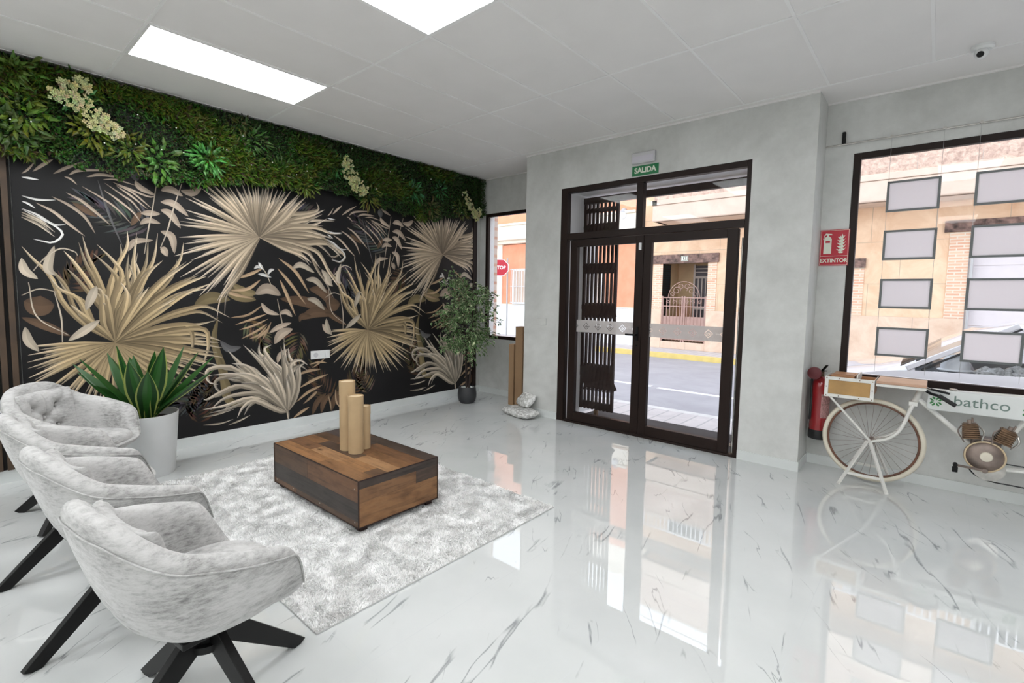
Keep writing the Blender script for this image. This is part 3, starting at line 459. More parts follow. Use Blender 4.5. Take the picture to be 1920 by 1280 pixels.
# ------------------------------------------------------------------ mural
DATA=[[0,130,-4203,1322,-4123,1287,-4039,1295],[0,53,-4220,1203,-4098,1139,-3956,1052],[0,95,-2343,1347,-2060,1312,-1805,1213],[0,97,-2032,1455,-1868,1409,-1724,1212],[0,97,-2136,1136,-1961,1204,-1725,1175],[1,96,-2864,1428,-2727,1377,-2573,1335],[1,93,-3109,1283,-2970,1354,-2808,1334],[1,65,-2804,1493,-2665,1410,-2561,1401],[1,67,-2916,1177,-2956,955,-2888,668,-2860,415,-2782,335,-2673,318],[1,67,-2918,822,-2889,611,-2858,492,-2852,395],[2,57,-2905,952,-2830,872,-2723,883],[0,55,-2020,94,-1960,228,-1854,312],[0,56,-1916,98,-1879,226,-1770,311],[0,57,-1785,110,-1759,230,-1697,313],[0,69,-1734,318,-1698,233,-1625,106],[0,43,-2145,1106,-2112,1169,-2013,1166],[2,13,-3745,2270,-3686,2015,-3604,1759],[2,58,-3507,2408,-3504,2358,-3495,2302],[0,36,-3904,2075,-3832,2026,-3757,1981],[0,39,-3546,1937,-3506,2006,-3472,2062],[3,18,-4115,2262,-4057,2322,-3999,2374],[3,18,-4003,2267,-3930,2324,-3821,2394],[3,18,-3918,2274,-3843,2324,-3648,2359],[3,19,-3812,2279,-3724,2313,-3579,2313],[3,18,-3937,2141,-3852,2095,-3760,2011,-3680,1928],[3,18,-4019,2099,-3923,2049,-3834,1971,-3776,1850],[3,18,-4108,2040,-4015,1989,-3929,1906,-3840,1825],[3,10,-4173,2237,-4139,2272,-4099,2336],[3,11,-3711,2279,-3625,2292,-3502,2269],[3,12,-3651,2268,-3550,2236,-3418,2193,-3367,2207],[3,12,-3632,2253,-3525,2208,-3399,2098],[3,12,-3627,2241,-3537,2181,-3427,2088],[3,12,-3702,2253,-3579,2168,-3528,2131,-3461,2044],[3,12,-3709,2197,-3631,2141,-3531,2054,-3480,1977],[3,11,-3843,2204,-3731,2138,-3634,2065,-3540,1951],[3,11,-3942,2258,-3906,2247,-3871,2212],[3,39,-3505,2307,-3470,2256,-3367,2211],[3,39,-3486,1957,-3425,1997,-3340,1980],[3,39,-3574,1729,-3524,1811,-3397,1835],[3,40,-3477,2048,-3412,2057,-3338,2060],[3,26,-3502,2416,-3433,2378,-3357,2347],[5,8,-3352,2334,-3394,2086,-3428,1918,-3462,1718],[3,50,-3327,2257,-3257,2278,-3166,2236],[3,51,-3181,2281,-3095,2276,-3018,2333],[3,50,-3334,2162,-3236,2158,-3128,2066],[3,50,-3336,2096,-3264,2068,-3192,1956],[3,50,-3342,1916,-3262,1877,-3245,1733],[3,49,-3347,1774,-3323,1757,-3300,1705],[5,9,-3171,2341,-3237,2129,-3293,1921,-3347,1774],[4,28,-2346,1753,-2175,1626,-2033,1407],[4,27,-2359,1651,-2236,1509,-2072,1289],[4,28,-2339,1540,-2273,1393,-2184,1172],[4,26,-2743,1537,-2620,1584,-2502,1644],[4,26,-2806,1419,-2644,1443,-2526,1533],[4,25,-2864,1428,-2777,1387,-2594,1346],[4,18,-2507,1286,-2651,1190,-2813,1165],[4,18,-2471,1196,-2605,1150,-2771,1097],[4,17,-2462,1146,-2607,1082,-2736,1048],[4,18,-2473,1097,-2571,1031,-2721,960],[4,17,-2473,1077,-2553,991,-2647,956],[4,17,-2454,1066,-2514,999,-2582,948],[4,18,-2433,1115,-2475,1027,-2525,939],[4,26,-2158,408,-2002,475,-1827,521],[4,26,-2194,264,-2060,352,-1900,407],[4,26,-2188,545,-2056,579,-1909,585],[4,26,-2118,230,-2005,311,-1959,349],[4,26,-2229,99,-2141,148,-2052,187],[4,16,-2044,648,-1930,664,-1837,644],[4,15,-1831,286,-1808,193,-1797,100],[4,16,-1746,342,-1735,204,-1687,116],[4,15,-2011,607,-1931,653,-1860,702],[6,31,-2527,1943,-2792,2196,-3034,2404],[6,31,-2527,1943,-2750,2197,-2957,2408],[6,31,-2527,1943,-2711,2200,-2883,2416],[6,31,-2527,1943,-2781,2154,-3014,2324],[6,31,-2527,1943,-2852,2103,-3145,2224],[6,31,-2527,1943,-2832,2114,-3109,2244],[6,31,-2527,1943,-2858,2049,-3156,2121],[6,31,-2527,1943,-2864,2011,-3167,2050],[6,31,-2527,1943,-2900,1978,-3233,1986],[6,31,-2527,1943,-2885,1920,-3207,1877],[6,31,-2527,1943,-2865,1893,-3170,1824],[6,31,-2527,1943,-2871,1848,-3182,1740],[6,30,-2527,1943,-2909,1833,-3250,1712],[6,31,-2527,1943,-2838,1819,-3123,1683],[6,31,-2527,1943,-2886,1738,-3210,1531],[6,31,-2527,1943,-2817,1727,-3084,1505],[6,31,-2527,1943,-2806,1657,-3066,1369],[6,32,-2527,1943,-2779,1667,-3015,1385],[6,32,-2527,1943,-2730,1635,-2924,1318],[6,32,-2527,1943,-2759,1694,-2977,1437],[6,32,-2527,1943,-2666,2185,-2798,2390],[6,32,-2527,1943,-2638,2194,-2744,2410],[6,32,-2527,1943,-2604,2207,-2679,2437],[6,32,-2527,1943,-2578,2205,-2629,2435],[6,33,-2527,1943,-2555,2197,-2583,2422],[6,32,-2527,1943,-2542,2202,-2557,2432],[6,32,-2527,1943,-2529,2201,-2531,2431],[6,33,-2527,1943,-2505,2212,-2483,2456],[6,32,-2527,1943,-2489,2212,-2451,2456],[6,33,-2527,1943,-2475,2208,-2424,2450],[6,33,-2527,1943,-2457,2203,-2386,2440],[6,33,-2527,1943,-2435,2197,-2342,2431],[6,33,-2527,1943,-2413,2198,-2297,2433],[6,34,-2527,1943,-2397,2197,-2263,2433],[6,33,-2527,1943,-2367,2204,-2200,2449],[6,33,-2527,1943,-2325,2195,-2112,2435],[6,34,-2527,1943,-2297,2177,-2053,2399],[6,32,-2527,1943,-2698,1714,-2862,1470],[6,35,-2527,1943,-2280,2174,-2043,2239,-1918,2291,-1936,2364],[6,35,-2527,1943,-2224,2136,-1982,2229,-1841,2301],[6,35,-2527,1943,-2224,2113,-1983,2171,-1731,2195],[6,35,-2527,1943,-2259,2076,-1996,2117,-1817,2209],[6,36,-2527,1943,-2225,2068,-1947,2099,-1793,2062,-1645,2064],[6,35,-2527,1943,-2226,2034,-1985,2048,-1754,1999],[6,36,-2527,1943,-2226,2000,-1923,2007,-1715,1917,-1606,1889],[6,36,-2527,1943,-2227,1977,-1923,1971,-1795,1923,-1662,1810],[6,37,-2527,1943,-2285,1938,-2049,1925,-1821,1944,-1614,1838,-1663,1754,-1771,1772],[6,36,-2527,1943,-2285,1932,-1988,1871,-1888,1795,-1799,1631,-1667,1462,-1557,1274],[6,36,-2527,1943,-2286,1881,-2050,1831,-1903,1674],[6,35,-2527,1943,-2287,1859,-2112,1803,-2003,1728],[6,34,-2527,1943,-2304,2126,-2162,2291,-2053,2399],[6,34,-2527,1943,-2337,2145,-2244,2257,-2112,2412],[6,16,-2527,1926,-2722,1570,-2885,1355,-2929,1147],[7,29,-3686,990,-3856,1120,-3986,1304,-4050,1505,-4140,1630,-4197,1718],[7,30,-3686,990,-3827,1147,-3903,1340,-4001,1410,-4062,1514],[7,32,-3686,990,-3749,1285,-3815,1432,-3912,1618,-3969,1702],[7,31,-3686,990,-3719,1284,-3776,1516,-3827,1668,-3855,1827],[7,32,-3686,990,-3710,1331,-3664,1567,-3580,1760,-3571,1893],[7,33,-3686,990,-3689,1284,-3620,1522,-3668,1641,-3770,1768],[7,33,-3686,990,-3674,1284,-3631,1426,-3560,1572,-3509,1881],[7,33,-3686,990,-3652,1284,-3546,1419,-3537,1668,-3506,1852],[7,33,-3686,990,-3638,1236,-3511,1497,-3529,1669],[7,33,-3686,990,-3598,1284,-3470,1527,-3399,1677,-3363,1896],[7,33,-3686,990,-3559,1283,-3445,1548,-3333,1671],[7,34,-3686,990,-3561,1235,-3348,1482,-3212,1669,-3175,1834],[7,34,-3686,990,-3520,1264,-3330,1502,-3103,1686],[7,35,-3686,990,-3438,1283,-3264,1424,-3100,1510,-3005,1545],[7,35,-3686,990,-3440,1233,-3221,1384,-2989,1439],[7,35,-3686,990,-3399,1213,-3176,1384,-2949,1493],[7,35,-3686,990,-3358,1182,-3135,1260,-2994,1269,-2819,1168],[7,35,-3686,990,-3445,1085,-3230,1117,-3093,1112,-2940,1144],[7,35,-3686,990,-3445,1075,-3185,1105,-3038,1067,-2984,946],[7,35,-3686,990,-3363,1031,-3096,1028,-2896,952],[7,35,-3686,990,-3278,985,-2916,937],[7,36,-3686,990,-3365,980,-3099,943,-2887,885],[7,36,-3686,990,-3094,1080,-3004,937,-3069,695],[7,36,-3686,990,-3366,940,-3101,858,-2890,797],[7,36,-3686,990,-3368,899,-3103,794,-2971,739],[7,31,-3686,990,-3754,1145,-3752,1378,-3786,1433],[7,33,-3686,990,-3632,1188,-3594,1379,-3629,1474],[7,33,-3686,990,-3619,1140,-3509,1341,-3441,1440],[7,34,-3686,990,-3482,1185,-3355,1282,-3249,1343],[7,32,-3686,990,-3708,1190,-3724,1341,-3745,1378],[7,31,-3686,990,-3771,1098,-3894,1231,-3946,1295],[7,28,-3680,982,-3954,993,-4202,988],[7,28,-3680,982,-3952,960,-4199,925],[7,28,-3680,982,-3955,932,-4205,872],[7,28,-3680,982,-3954,908,-4203,827],[7,29,-3680,982,-3956,870,-4206,755],[7,28,-3680,982,-3953,842,-4202,700],[7,29,-3680,982,-3912,809,-4126,635],[7,29,-3680,982,-3865,781,-4040,576],[7,29,-3680,982,-3844,764,-4000,542],[7,29,-3680,982,-3792,748,-3901,507],[7,30,-3680,982,-3769,741,-3857,490],[7,30,-3680,982,-3735,737,-3790,479],[7,30,-3680,982,-3700,733,-3720,468],[7,30,-3680,982,-3668,735,-3657,468],[7,30,-3680,982,-3624,735,-3567,464],[7,30,-3680,982,-3575,735,-3465,458],[7,31,-3680,982,-3525,735,-3360,453],[7,31,-3680,982,-3474,739,-3251,458],[7,31,-3680,982,-3439,757,-3174,490],[7,31,-3680,982,-3395,794,-3075,566],[7,31,-3680,982,-3376,835,-3033,650],[7,32,-3680,982,-3356,875,-2990,736],[5,48,-4020,1737,-4063,1574,-4023,1515],[5,51,-3858,1249,-3818,1359,-3786,1442],[5,51,-3971,1017,-3871,1093,-3775,1173],[5,47,-4201,1634,-4187,1543,-4121,1486],[5,48,-4205,1134,-4191,1030,-4138,948],[5,7,-4172,1458,-4139,1209,-3969,1062],[5,8,-4035,1392,-4004,1197,-4005,1010],[5,7,-4213,1364,-4118,1412,-4022,1392],[5,8,-4143,1545,-4076,1643,-3988,1718,-3909,1702,-3889,1673],[5,9,-2369,1346,-2324,1091,-2307,906],[3,44,-2526,1306,-2470,1226,-2352,1184],[3,45,-2352,1194,-2280,1213,-2219,1161],[3,44,-2456,1006,-2355,1062,-2230,1099],[3,45,-2383,696,-2351,775,-2267,831],[3,48,-1889,1077,-1844,1009,-1785,962],[3,77,-2409,892,-2336,990,-2216,1036],[5,51,-2210,1659,-2114,1699,-1967,1623],[5,53,-2068,1549,-1956,1540,-1829,1410],[5,54,-1890,1663,-1826,1581,-1774,1497],[5,53,-2059,1348,-1959,1324,-1858,1226],[3,89,-2583,1390,-2463,1447,-2331,1381],[8,24,-2543,1702,-2523,1665,-2497,1628],[8,24,-2587,1635,-2555,1658,-2523,1643],[8,24,-2551,1587,-2493,1579,-2422,1559],[8,25,-2460,1580,-2432,1626,-2393,1639],[5,7,-2523,1676,-2471,1591,-2424,1475],[9,37,-2291,173,-2526,498,-2709,688,-2779,772,-2843,858],[9,38,-2291,173,-2426,536,-2559,732,-2704,901],[9,38,-2291,173,-2376,530,-2482,725,-2557,812,-2555,911],[9,38,-2291,173,-2345,547,-2461,744,-2508,848,-2439,884],[9,39,-2291,173,-2325,524,-2343,630,-2461,744],[9,39,-2291,173,-2294,541,-2300,730,-2312,906],[9,40,-2291,173,-2273,518,-2208,637,-2258,747,-2267,841],[9,40,-2291,173,-2242,514,-2250,662,-2153,706,-2061,644],[9,40,-2291,173,-2204,297,-2157,504,-2154,632,-2088,668],[9,40,-2291,173,-2223,406,-2231,555,-2250,641],[9,38,-2291,173,-2526,498,-2664,683,-2812,731],[9,37,-2291,173,-2546,470,-2756,653,-2887,696,-2991,753],[9,35,-2291,173,-2621,510,-2800,687,-2972,705,-3031,664,-3009,578,-2934,545],[9,37,-2291,173,-2527,447,-2757,615,-2990,641],[9,36,-2291,173,-2566,422,-2760,508,-2910,470,-3022,420,-3063,422],[9,37,-2291,173,-2528,387,-2734,426,-2895,401,-3008,315],[9,37,-2291,173,-2433,249,-2643,373,-2897,334,-3066,329],[9,38,-2291,173,-2383,199,-2606,338,-2720,296,-2777,197],[9,38,-2291,173,-2478,461,-2638,601,-2810,640],[9,39,-2291,173,-2428,465,-2599,637],[9,39,-2291,173,-2408,483,-2502,667],[9,40,-2291,173,-2348,423,-2425,618],[9,40,-2291,173,-2277,361,-2294,541],[9,39,-2291,173,-2440,384,-2565,493],[9,21,-2290,205,-2283,140,-2282,82],[9,11,-3068,259,-2942,265,-2801,290],[9,12,-3070,185,-2919,175,-2813,194],[9,12,-2859,144,-2750,173,-2657,206],[9,11,-3056,658,-3023,645,-2982,631],[8,12,-4175,2212,-4133,2211,-4083,2208],[8,12,-4181,2079,-4098,2064,-3998,2076],[8,11,-4182,2040,-4150,2028,-4112,1999],[8,12,-4185,1989,-4103,1954,-4019,1895,-3948,1901],[8,12,-4185,1983,-4104,1937,-4011,1885,-3969,1824,-4025,1760,-4090,1766,-4134,1776],[9,14,-4188,1927,-4106,1885,-4014,1802],[9,14,-4187,1944,-4084,1905,-4013,1837],[9,14,-4186,1961,-4112,1930,-4050,1892]]
LC=[(.115,.070,.042),(.20,.155,.080),(.10,.098,.10),(.43,.345,.27),(.40,.28,.175),(.47,.40,.315),(.55,.44,.315),(.50,.375,.215),(.66,.645,.62),(.56,.475,.37)]
mu=thing('leaf_mural','black wall mural printed with large beige palm and fan leaves','mural',(0,-1.9,.095))
MY0,MY1,MZ0,MZ1=-4.232,.40,.096,2.62
rnd2=random.Random(8)
MB().box(0,.012,MY0,MY1,MZ0,MZ1).build('panel_sheet',M['muralbg'],mu,smooth=False)
pr=MB(); cnt=0
rnd=random.Random(3)
def cl(y,z): return (min(max(y,MY0+.004),MY1-.004),min(max(z,MZ0+.003),MZ1-.01))
for ofs in (0,2.36):
  for s in DATA:
    ci,w=s[0],s[1]/1000; pts=[(s[i]/1000+ofs,s[i+1]/1000) for i in range(2,len(s),2)]
    if min(p[0] for p in pts)>MY1-.02: continue
    variants=[(pts,w,1.0)]
    if s[0] in(6,7,9) and len(pts)>2:
        c0=pts[0]; an=rnd2.uniform(.035,.06)*rnd2.choice((-1,1)); sc_=rnd2.uniform(.80,.95); ca,sa=math.cos(an)*sc_,math.sin(an)*sc_
        variants.insert(0,([(c0[0]+(p[0]-c0[0])*ca-(p[1]-c0[1])*sa,c0[1]+(p[0]-c0[0])*sa+(p[1]-c0[1])*ca) for p in pts],w*.95,.62))
    for pts,w,dim in variants:
     n=14; C=catmull([(p[0],p[1],0) for p in pts],n); x=.0125+cnt*.000008; cnt+=1
     base=LC[ci]; j=rnd.uniform(.82,1.14)*dim; fan=ci in(6,7,9); w=w*(1.3 if fan else 1.15)
     rows=[]
     for i,c in enumerate(C):
         t=i/n; tg=(C[min(i+1,n)]-C[max(i-1,0)]); tg.normalize(); nn=Vector((-tg.y,tg.x,0))
         pf=(min(1,.22+t*2.2)*(1-t**2.2)**.9) if fan else math.sin(math.pi*min(1,max(.0,t)))**.7
         if ci in(5,7) and w<.02: pf=max(.6,pf)
         hw=w*.5*pf+.0006
         rows.append((c-nn*hw,c,c+nn*hw,t))
     for i in range(n):
         a,b=rows[i],rows[i+1]
         def cc(t,side):
             lum=(.52+.62*min(1,t*1.5)) if fan else (.8+.35*math.sin(t*math.pi))
             lum*=j*(side); k2=.35*max(0,t-.6)/.4 if fan else 0
             return tuple(min(.8,(v*(1-k2)+.58*k2)*lum) for v in base)
         vs=[]; 
         for q in (a,b):
             for e in q[:3]: y_,z_=cl(e.x,e.y); vs.append((x,y_,z_))
         lo,hi=(.62,1.12) if fan else (.85,1.05)
         pr.add(vs,[(0,1,4,3)],col=[cc(a[3],hi*.9),cc(a[3],hi),cc(b[3],hi),cc(b[3],hi*.9)])
         pr.add(vs,[(1,2,5,4)],col=[cc(a[3],lo),cc(a[3],lo*.85),cc(b[3],lo*.85),cc(b[3],lo)])
# soft dim feather fronds behind
rf=random.Random(12)
dm=MB()
for (fy,fz,fa,fl,ci) in [(-3.1,.16,75,.42,0),(-2.95,.55,200,.4,2),(-1.75,.18,115,.5,0),(-1.55,.22,60,.45,0),(-1.3,.2,100,.4,4),(-2.15,1.05,250,.42,1),(-3.35,1.95,160,.5,2),(-.95,1.95,150,.55,2),(-.75,1.7,210,.4,0),(-1.75,1.75,300,.4,2),(-.6,1.0,260,.45,1),(-.5,.35,120,.4,0),(-3.95,1.35,60,.35,0),(-2.7,1.15,300,.35,1),(.1,.9,120,.35,1),(-2.35,2.1,20,.4,2)]:
    ax=Vector((math.cos(R(fa)),math.sin(R(fa)),0)); 
    for k in range(13):
        for sd in(-1,1):
            t=.12+.88*k/12; p=Vector((fy,fz,0))+ax*fl*t+Vector((-ax.y,ax.x,0))*.06*math.sin(t*3)
            an=R(fa+sd*(62-30*t)+rf.uniform(-5,5)); d=Vector((math.cos(an),math.sin(an),0)); l=fl*.52*(1-.5*t)*rf.uniform(.85,1.1); nn=Vector((-d.y,d.x,0)); w2=.011
            bend=nn*(-sd)*l*.18; pts=[p,p+d*l*.35+nn*w2,p+d*l*.35-nn*w2,p+d*l*.7+nn*w2*.7+bend*.5,p+d*l*.7-nn*w2*.7+bend*.5,p+d*l+bend]
            c=tuple(v*rf.uniform(.6,1.05)*(.45 if ci==4 else .75) for v in LC[ci]); vs=[(.01235,)+cl(q.x,q.y) for q in pts]
            c0=tuple(v*.35 for v in c)
            dm.add(vs,[(0,2,1)],col=[c0,c,c]); dm.add(vs,[(1,2,4,3)],col=c); dm.add(vs,[(3,4,5)],col=[c,c,c0])
dm.build('printed_fronds',M['print'],mu,smooth=False)
pr.build('printed_leaves',M['print'],mu,smooth=False)
MB().box(0,.03,MY1,.47,.096,2.62).build('edge_strip',M['brown'],mu,smooth=False)
t=thing('socket_strip','white double wall socket on the leaf mural between the big leaves','socket',(.0125,-1.92,.74))
MB().box(.0175,.024,-2.03,-1.81,.70,.79).build('plate',M['plastic'],t,bevel=.003)
for yy in(-1.975,-1.895):
    MB().lathe([(.001,0),(.024,0),(.026,.004),(.001,.004)],(.024,yy,.745),axis='x').build('socket_face',M['greyplastic'] if yy<-1.95 else M['plastic'],t)
MB().box(.024,.027,-1.865,-1.82,.715,.775).build('switch',M['plastic'],t,bevel=.002)
# slatted wood at far left
t=thing('slat_panel','dark wooden slatted wall panel at the left edge beside the mural','wall panel',(0,-4.5,0.1))
MB().box(0,.012,-4.95,-4.236,.097,2.62).build('backing',M['slatback'],t,smooth=False)
y=-4.252
for i in range(12):
    MB().box(.012,.038,y-.034,y,.097,2.62).build('slat',M['slat'],t,bevel=.002,smooth=False); y-=.056
# ------------------------------------------------------------------ green wall
gw=thing('vertical_garden','band of artificial green wall foliage hanging under the ceiling above the mural','green wall',(.0,-2,2.45))
MB().box(.032,.07,-4.9,.50,2.50,H-.006).build('backing',M['slatback'],gw,smooth=False)
def leafgeo(mb,p,d,n,l,w,c1,c2,fold=.25,droop=0):
    d=d.normalized(); s=d.cross(n); s=s.normalized() if s.length>1e-5 else d.orthogonal().normalized(); n=s.cross(d)
    a=p; m=p+d*l*.5+n*w*.1; e=p+d*l-n*droop*l
    l_=m+s*w*.5-n*w*fold; r_=m-s*w*.5-n*w*fold
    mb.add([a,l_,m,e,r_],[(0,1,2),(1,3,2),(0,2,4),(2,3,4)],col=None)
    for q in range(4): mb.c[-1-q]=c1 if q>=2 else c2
rg=random.Random(11)
LZ=[(-4.9,2.33),(-4.28,2.335),(-4.0,2.34),(-3.7,2.30),(-3.35,2.28),(-3.1,2.31),(-2.75,2.39),(-2.25,2.455),(-1.72,2.46),(-1.33,2.42),(-.9,2.345),(-.47,2.33),(-.1,2.41),(.29,2.52),(.6,2.52)]
def lowz(y):
    for (a,b),(c,d) in zip(LZ,LZ[1:]):
        if a<=y<=c: return b+(d-b)*(y-a)/(c-a)+.03+.022*math.sin(y*23)+.012*math.sin(y*51)
    return 2.45
fm=MB()
def rv(s=1): return Vector((rg.uniform(-1,1),rg.uniform(-1,1),rg.uniform(-1,1)))*s
NL=46000
for i in range(NL):
    y=rg.uniform(-4.88,.54); zl=lowz(y); z=rg.uniform(zl,H-.01)
    kind=noise.noise(Vector((y*1.6,z*3,1.7)))+.25*noise.noise(Vector((y*6,z*6,9)))
    x=.07+.05*rg.random()+.05*max(0,noise.noise(Vector((y*5,z*5,4))))
    if kind<-.02:  # small leaved boxwood
        l=rg.uniform(.014,.026); w=l*.62; c=(rg.uniform(.010,.035),rg.uniform(.035,.10),rg.uniform(.005,.014))
    elif kind<.18: # mid
        l=rg.uniform(.025,.05); w=l*.4; c=(rg.uniform(.014,.045),rg.uniform(.045,.12),rg.uniform(.005,.014))
    else:          # ferny yellow green
        l=rg.uniform(.04,.09); w=l*.22; c=(rg.uniform(.03,.10),rg.uniform(.07,.15),rg.uniform(.004,.014))
    if rg.random()<.10: c=(.045,.025,.012)
    d=Vector((.8,0,-.2))+rv(.9); d.x=abs(d.x)*.7+.1
    if z<zl+.06: d.z-=.7
    if z+d.normalized().z*l>H-.012: d.z=-abs(d.z)
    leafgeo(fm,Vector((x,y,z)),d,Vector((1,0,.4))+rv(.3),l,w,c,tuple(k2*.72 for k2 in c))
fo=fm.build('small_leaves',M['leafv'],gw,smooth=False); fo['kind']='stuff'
def rosette(y,z,n,l,w,c,name,lab=None,dz=0,jit=.3):
    mb=MB()
    for i in range(n):
        a=i*2.399; t=i/n; rr=.35+.65*t
        d=Vector((1.1-.8*t,math.cos(a),math.sin(a)+dz-.15))+rv(jit+.25)
        c2=tuple(v*rg.uniform(.75,1.25) for v in c)
        p=Vector((.10+.03*rg.random(),y,z))+Vector((0,math.cos(a),math.sin(a)))*l*rg.uniform(.05,.75)
        # two segment arching leaf
        L1=l*rg.uniform(.35,.7); d.normalize()
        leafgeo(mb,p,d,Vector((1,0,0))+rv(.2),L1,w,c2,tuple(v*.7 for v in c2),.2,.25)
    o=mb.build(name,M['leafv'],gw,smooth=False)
    if lab: o['label']=lab
for (y,z,n,l,w,c) in [(-2.99,2.575,70,.17,.028,(.07,.26,.05)),(-3.88,2.83,30,.15,.03,(.06,.22,.05)),(-.75,2.66,45,.16,.022,(.05,.22,.07)),(-1.72,2.76,36,.14,.022,(.05,.2,.05)),(-3.35,2.47,34,.16,.034,(.08,.2,.03)),(-2.62,2.83,36,.16,.022,(.05,.13,.02)),(-2.35,2.60,40,.18,.012,(.06,.13,.02)),(-.3,2.75,30,.13,.02,(.04,.18,.06))]:
    rosette(y,z,n,l,w,tuple(v*.8 for v in c),'leaf_rosette')
for (y,z,n,l,w,c) in [(-4.15,2.62,34,.17,.04,(.14,.24,.015)),(-3.78,2.60,40,.16,.034,(.17,.22,.012)),(-4.2,2.93,34,.17,.036,(.13,.26,.03)),(-3.55,2.52,36,.15,.03,(.12,.17,.012)),(-2.1,2.48,32,.14,.03,(.13,.18,.015)),(-1.35,2.5,34,.15,.028,(.16,.17,.02)),(-1.05,2.72,40,.15,.024,(.12,.17,.02)),(-1.2,2.85,30,.13,.02,(.09,.12,.015)),(.05,2.55,30,.15,.03,(.13,.16,.03)),(-2.72,2.93,30,.13,.02,(.1,.12,.02)),(-3.05,2.86,30,.12,.025,(.11,.12,.02)),(-.05,2.9,26,.12,.02,(.05,.1,.02)),(-4.22,2.5,30,.18,.04,(.07,.14,.02)),(-.45,2.5,30,.14,.03,(.13,.13,.03))]:
    rosette(y,z,int(n*1.5),l,w*.8,tuple(v*.6 for v in c),'fern_tuft',dz=-.35,jit=.6)
def flowers(pts,name):
    mb=MB()
    for (y,z,r,n) in pts:
        for i in range(int(n*.75)):
            a=rg.uniform(0,6.28); q=r*1.25*rg.random()**.6; p=Vector((.16+.05*rg.random(),y+q*math.cos(a),z+q*math.sin(a)))
            c=(rg.uniform(.42,.6),rg.uniform(.45,.58),rg.uniform(.2,.3))
            s=rg.uniform(.007,.012)
            for k2 in range(4):
                leafgeo(mb,p,Vector((.5,math.cos(k2*1.57+a),math.sin(k2*1.57+a))),Vector((1,0,0)),s*2,s*1.5,c,tuple(v*.75 for v in c))
    o=mb.build(name,M['leafv'],gw,smooth=False); o['label']='cream flower cluster'
flowers([(-3.93,2.86,.05,40),(-3.83,2.90,.05,50),(-3.86,2.78,.06,60),(-3.76,2.68,.07,90),(-3.66,2.63,.05,60),(-3.98,2.80,.04,30)],'flower_cluster')
flowers([(-1.68,2.80,.05,50),(-1.64,2.70,.07,70),(-1.56,2.6,.07,80),(-1.48,2.54,.05,50)],'flower_cluster')
flowers([(.12,2.66,.05,30),(.2,2.58,.06,50),(.28,2.5,.06,60),(.08,2.74,.04,20),(.33,2.56,.05,30)],'flower_cluster')
wb=MB()
for i in range(34):
    y=rg.uniform(-4.7,.4); z=rg.uniform(2.5,2.98); wb.sphere((.18,y,z),.0055,6)
wb.build('white_blossoms',M['pebble'],gw)
# ------------------------------------------------------------------ rug
RX0,RX1,RY0,RY1=.84,3.17,-3.635,-1.955
rug=thing('rug','light grey shaggy rug under the wooden coffee table','rug',((RX0+RX1)/2,(RY0+RY1)/2,0))
MB().box(RX0,RX1,RY0,RY1,.001,.008).build('backing',mat('rug_backing',(.55,.55,.54),.9),rug,smooth=False)
rs=np.random.RandomState(5); nb=190000
bx=rs.uniform(RX0,RX1,nb); by=rs.uniform(RY0,RY1,nb)
# lay direction swirls with low-frequency noise
gx,gy=64,48
G=np.array([[ [noise.noise(Vector((i*.42,j*.42,2))),noise.noise(Vector((i*.42,j*.42,8))),noise.noise(Vector((i*.6,j*.6,5)))] for j in range(gy)] for i in range(gx)])
ii=((bx-RX0)/(RX1-RX0)*(gx-1)).astype(int); jj=((by-RY0)/(RY1-RY0)*(gy-1)).astype(int); g=G[ii,jj]
dx=g[:,0]*1.6+rs.normal(0,.45,nb)*.6; dy=g[:,1]*1.6+rs.normal(0,.45,nb)*.6; l=rs.uniform(.010,.018,nb); dz=.55+rs.uniform(0,.5,nb)-np.abs(g[:,2])*.5
nn=np.sqrt(dx**2+dy**2+dz**2); dx,dy,dz=dx/nn*l,dy/nn*l,dz/nn*l
wd=rs.uniform(.0015,.0028,nb); an=rs.uniform(0,6.28,nb); wx,wy=np.cos(an)*wd,np.sin(an)*wd
V=np.zeros((nb,5,3)); z0=.006
V[:,0]=np.stack([bx-wx,by-wy,np.full(nb,z0)],1); V[:,1]=np.stack([bx+wx,by+wy,np.full(nb,z0)],1)
V[:,2]=np.stack([bx+dx*.6+wx*.8,by+dy*.6+wy*.8,z0+dz*.7],1); V[:,3]=np.stack([bx+dx*.6-wx*.8,by+dy*.6-wy*.8,z0+dz*.7],1)
V[:,4]=np.stack([bx+dx*1.3,by+dy*1.3,z0+dz],1)
c0=np.array([(RX0+RX1)/2,(RY0+RY1)/2,0]); V=(V-c0).reshape(-1,3)
me=bpy.data.meshes.new('pile'); b_=np.arange(nb)*5
quads=np.stack([b_,b_+1,b_+2,b_+3],1); tris=np.stack([b_+3,b_+2,b_+4],1)
me.vertices.add(nb*5); me.vertices.foreach_set('co',V.ravel())
loops=np.concatenate([quads.ravel(),tris.ravel()]); me.loops.add(len(loops)); me.loops.foreach_set('vertex_index',loops.astype(np.int32))
me.polygons.add(nb*2); me.polygons.foreach_set('loop_start',np.concatenate([np.arange(nb)*4,nb*4+np.arange(nb)*3]).astype(np.int32))
me.update(calc_edges=True); me.validate(); me.materials.append(M['rug']); o=bpy.data.objects.new('pile',me); COL.objects.link(o); o.parent=rug; o['kind']='stuff'
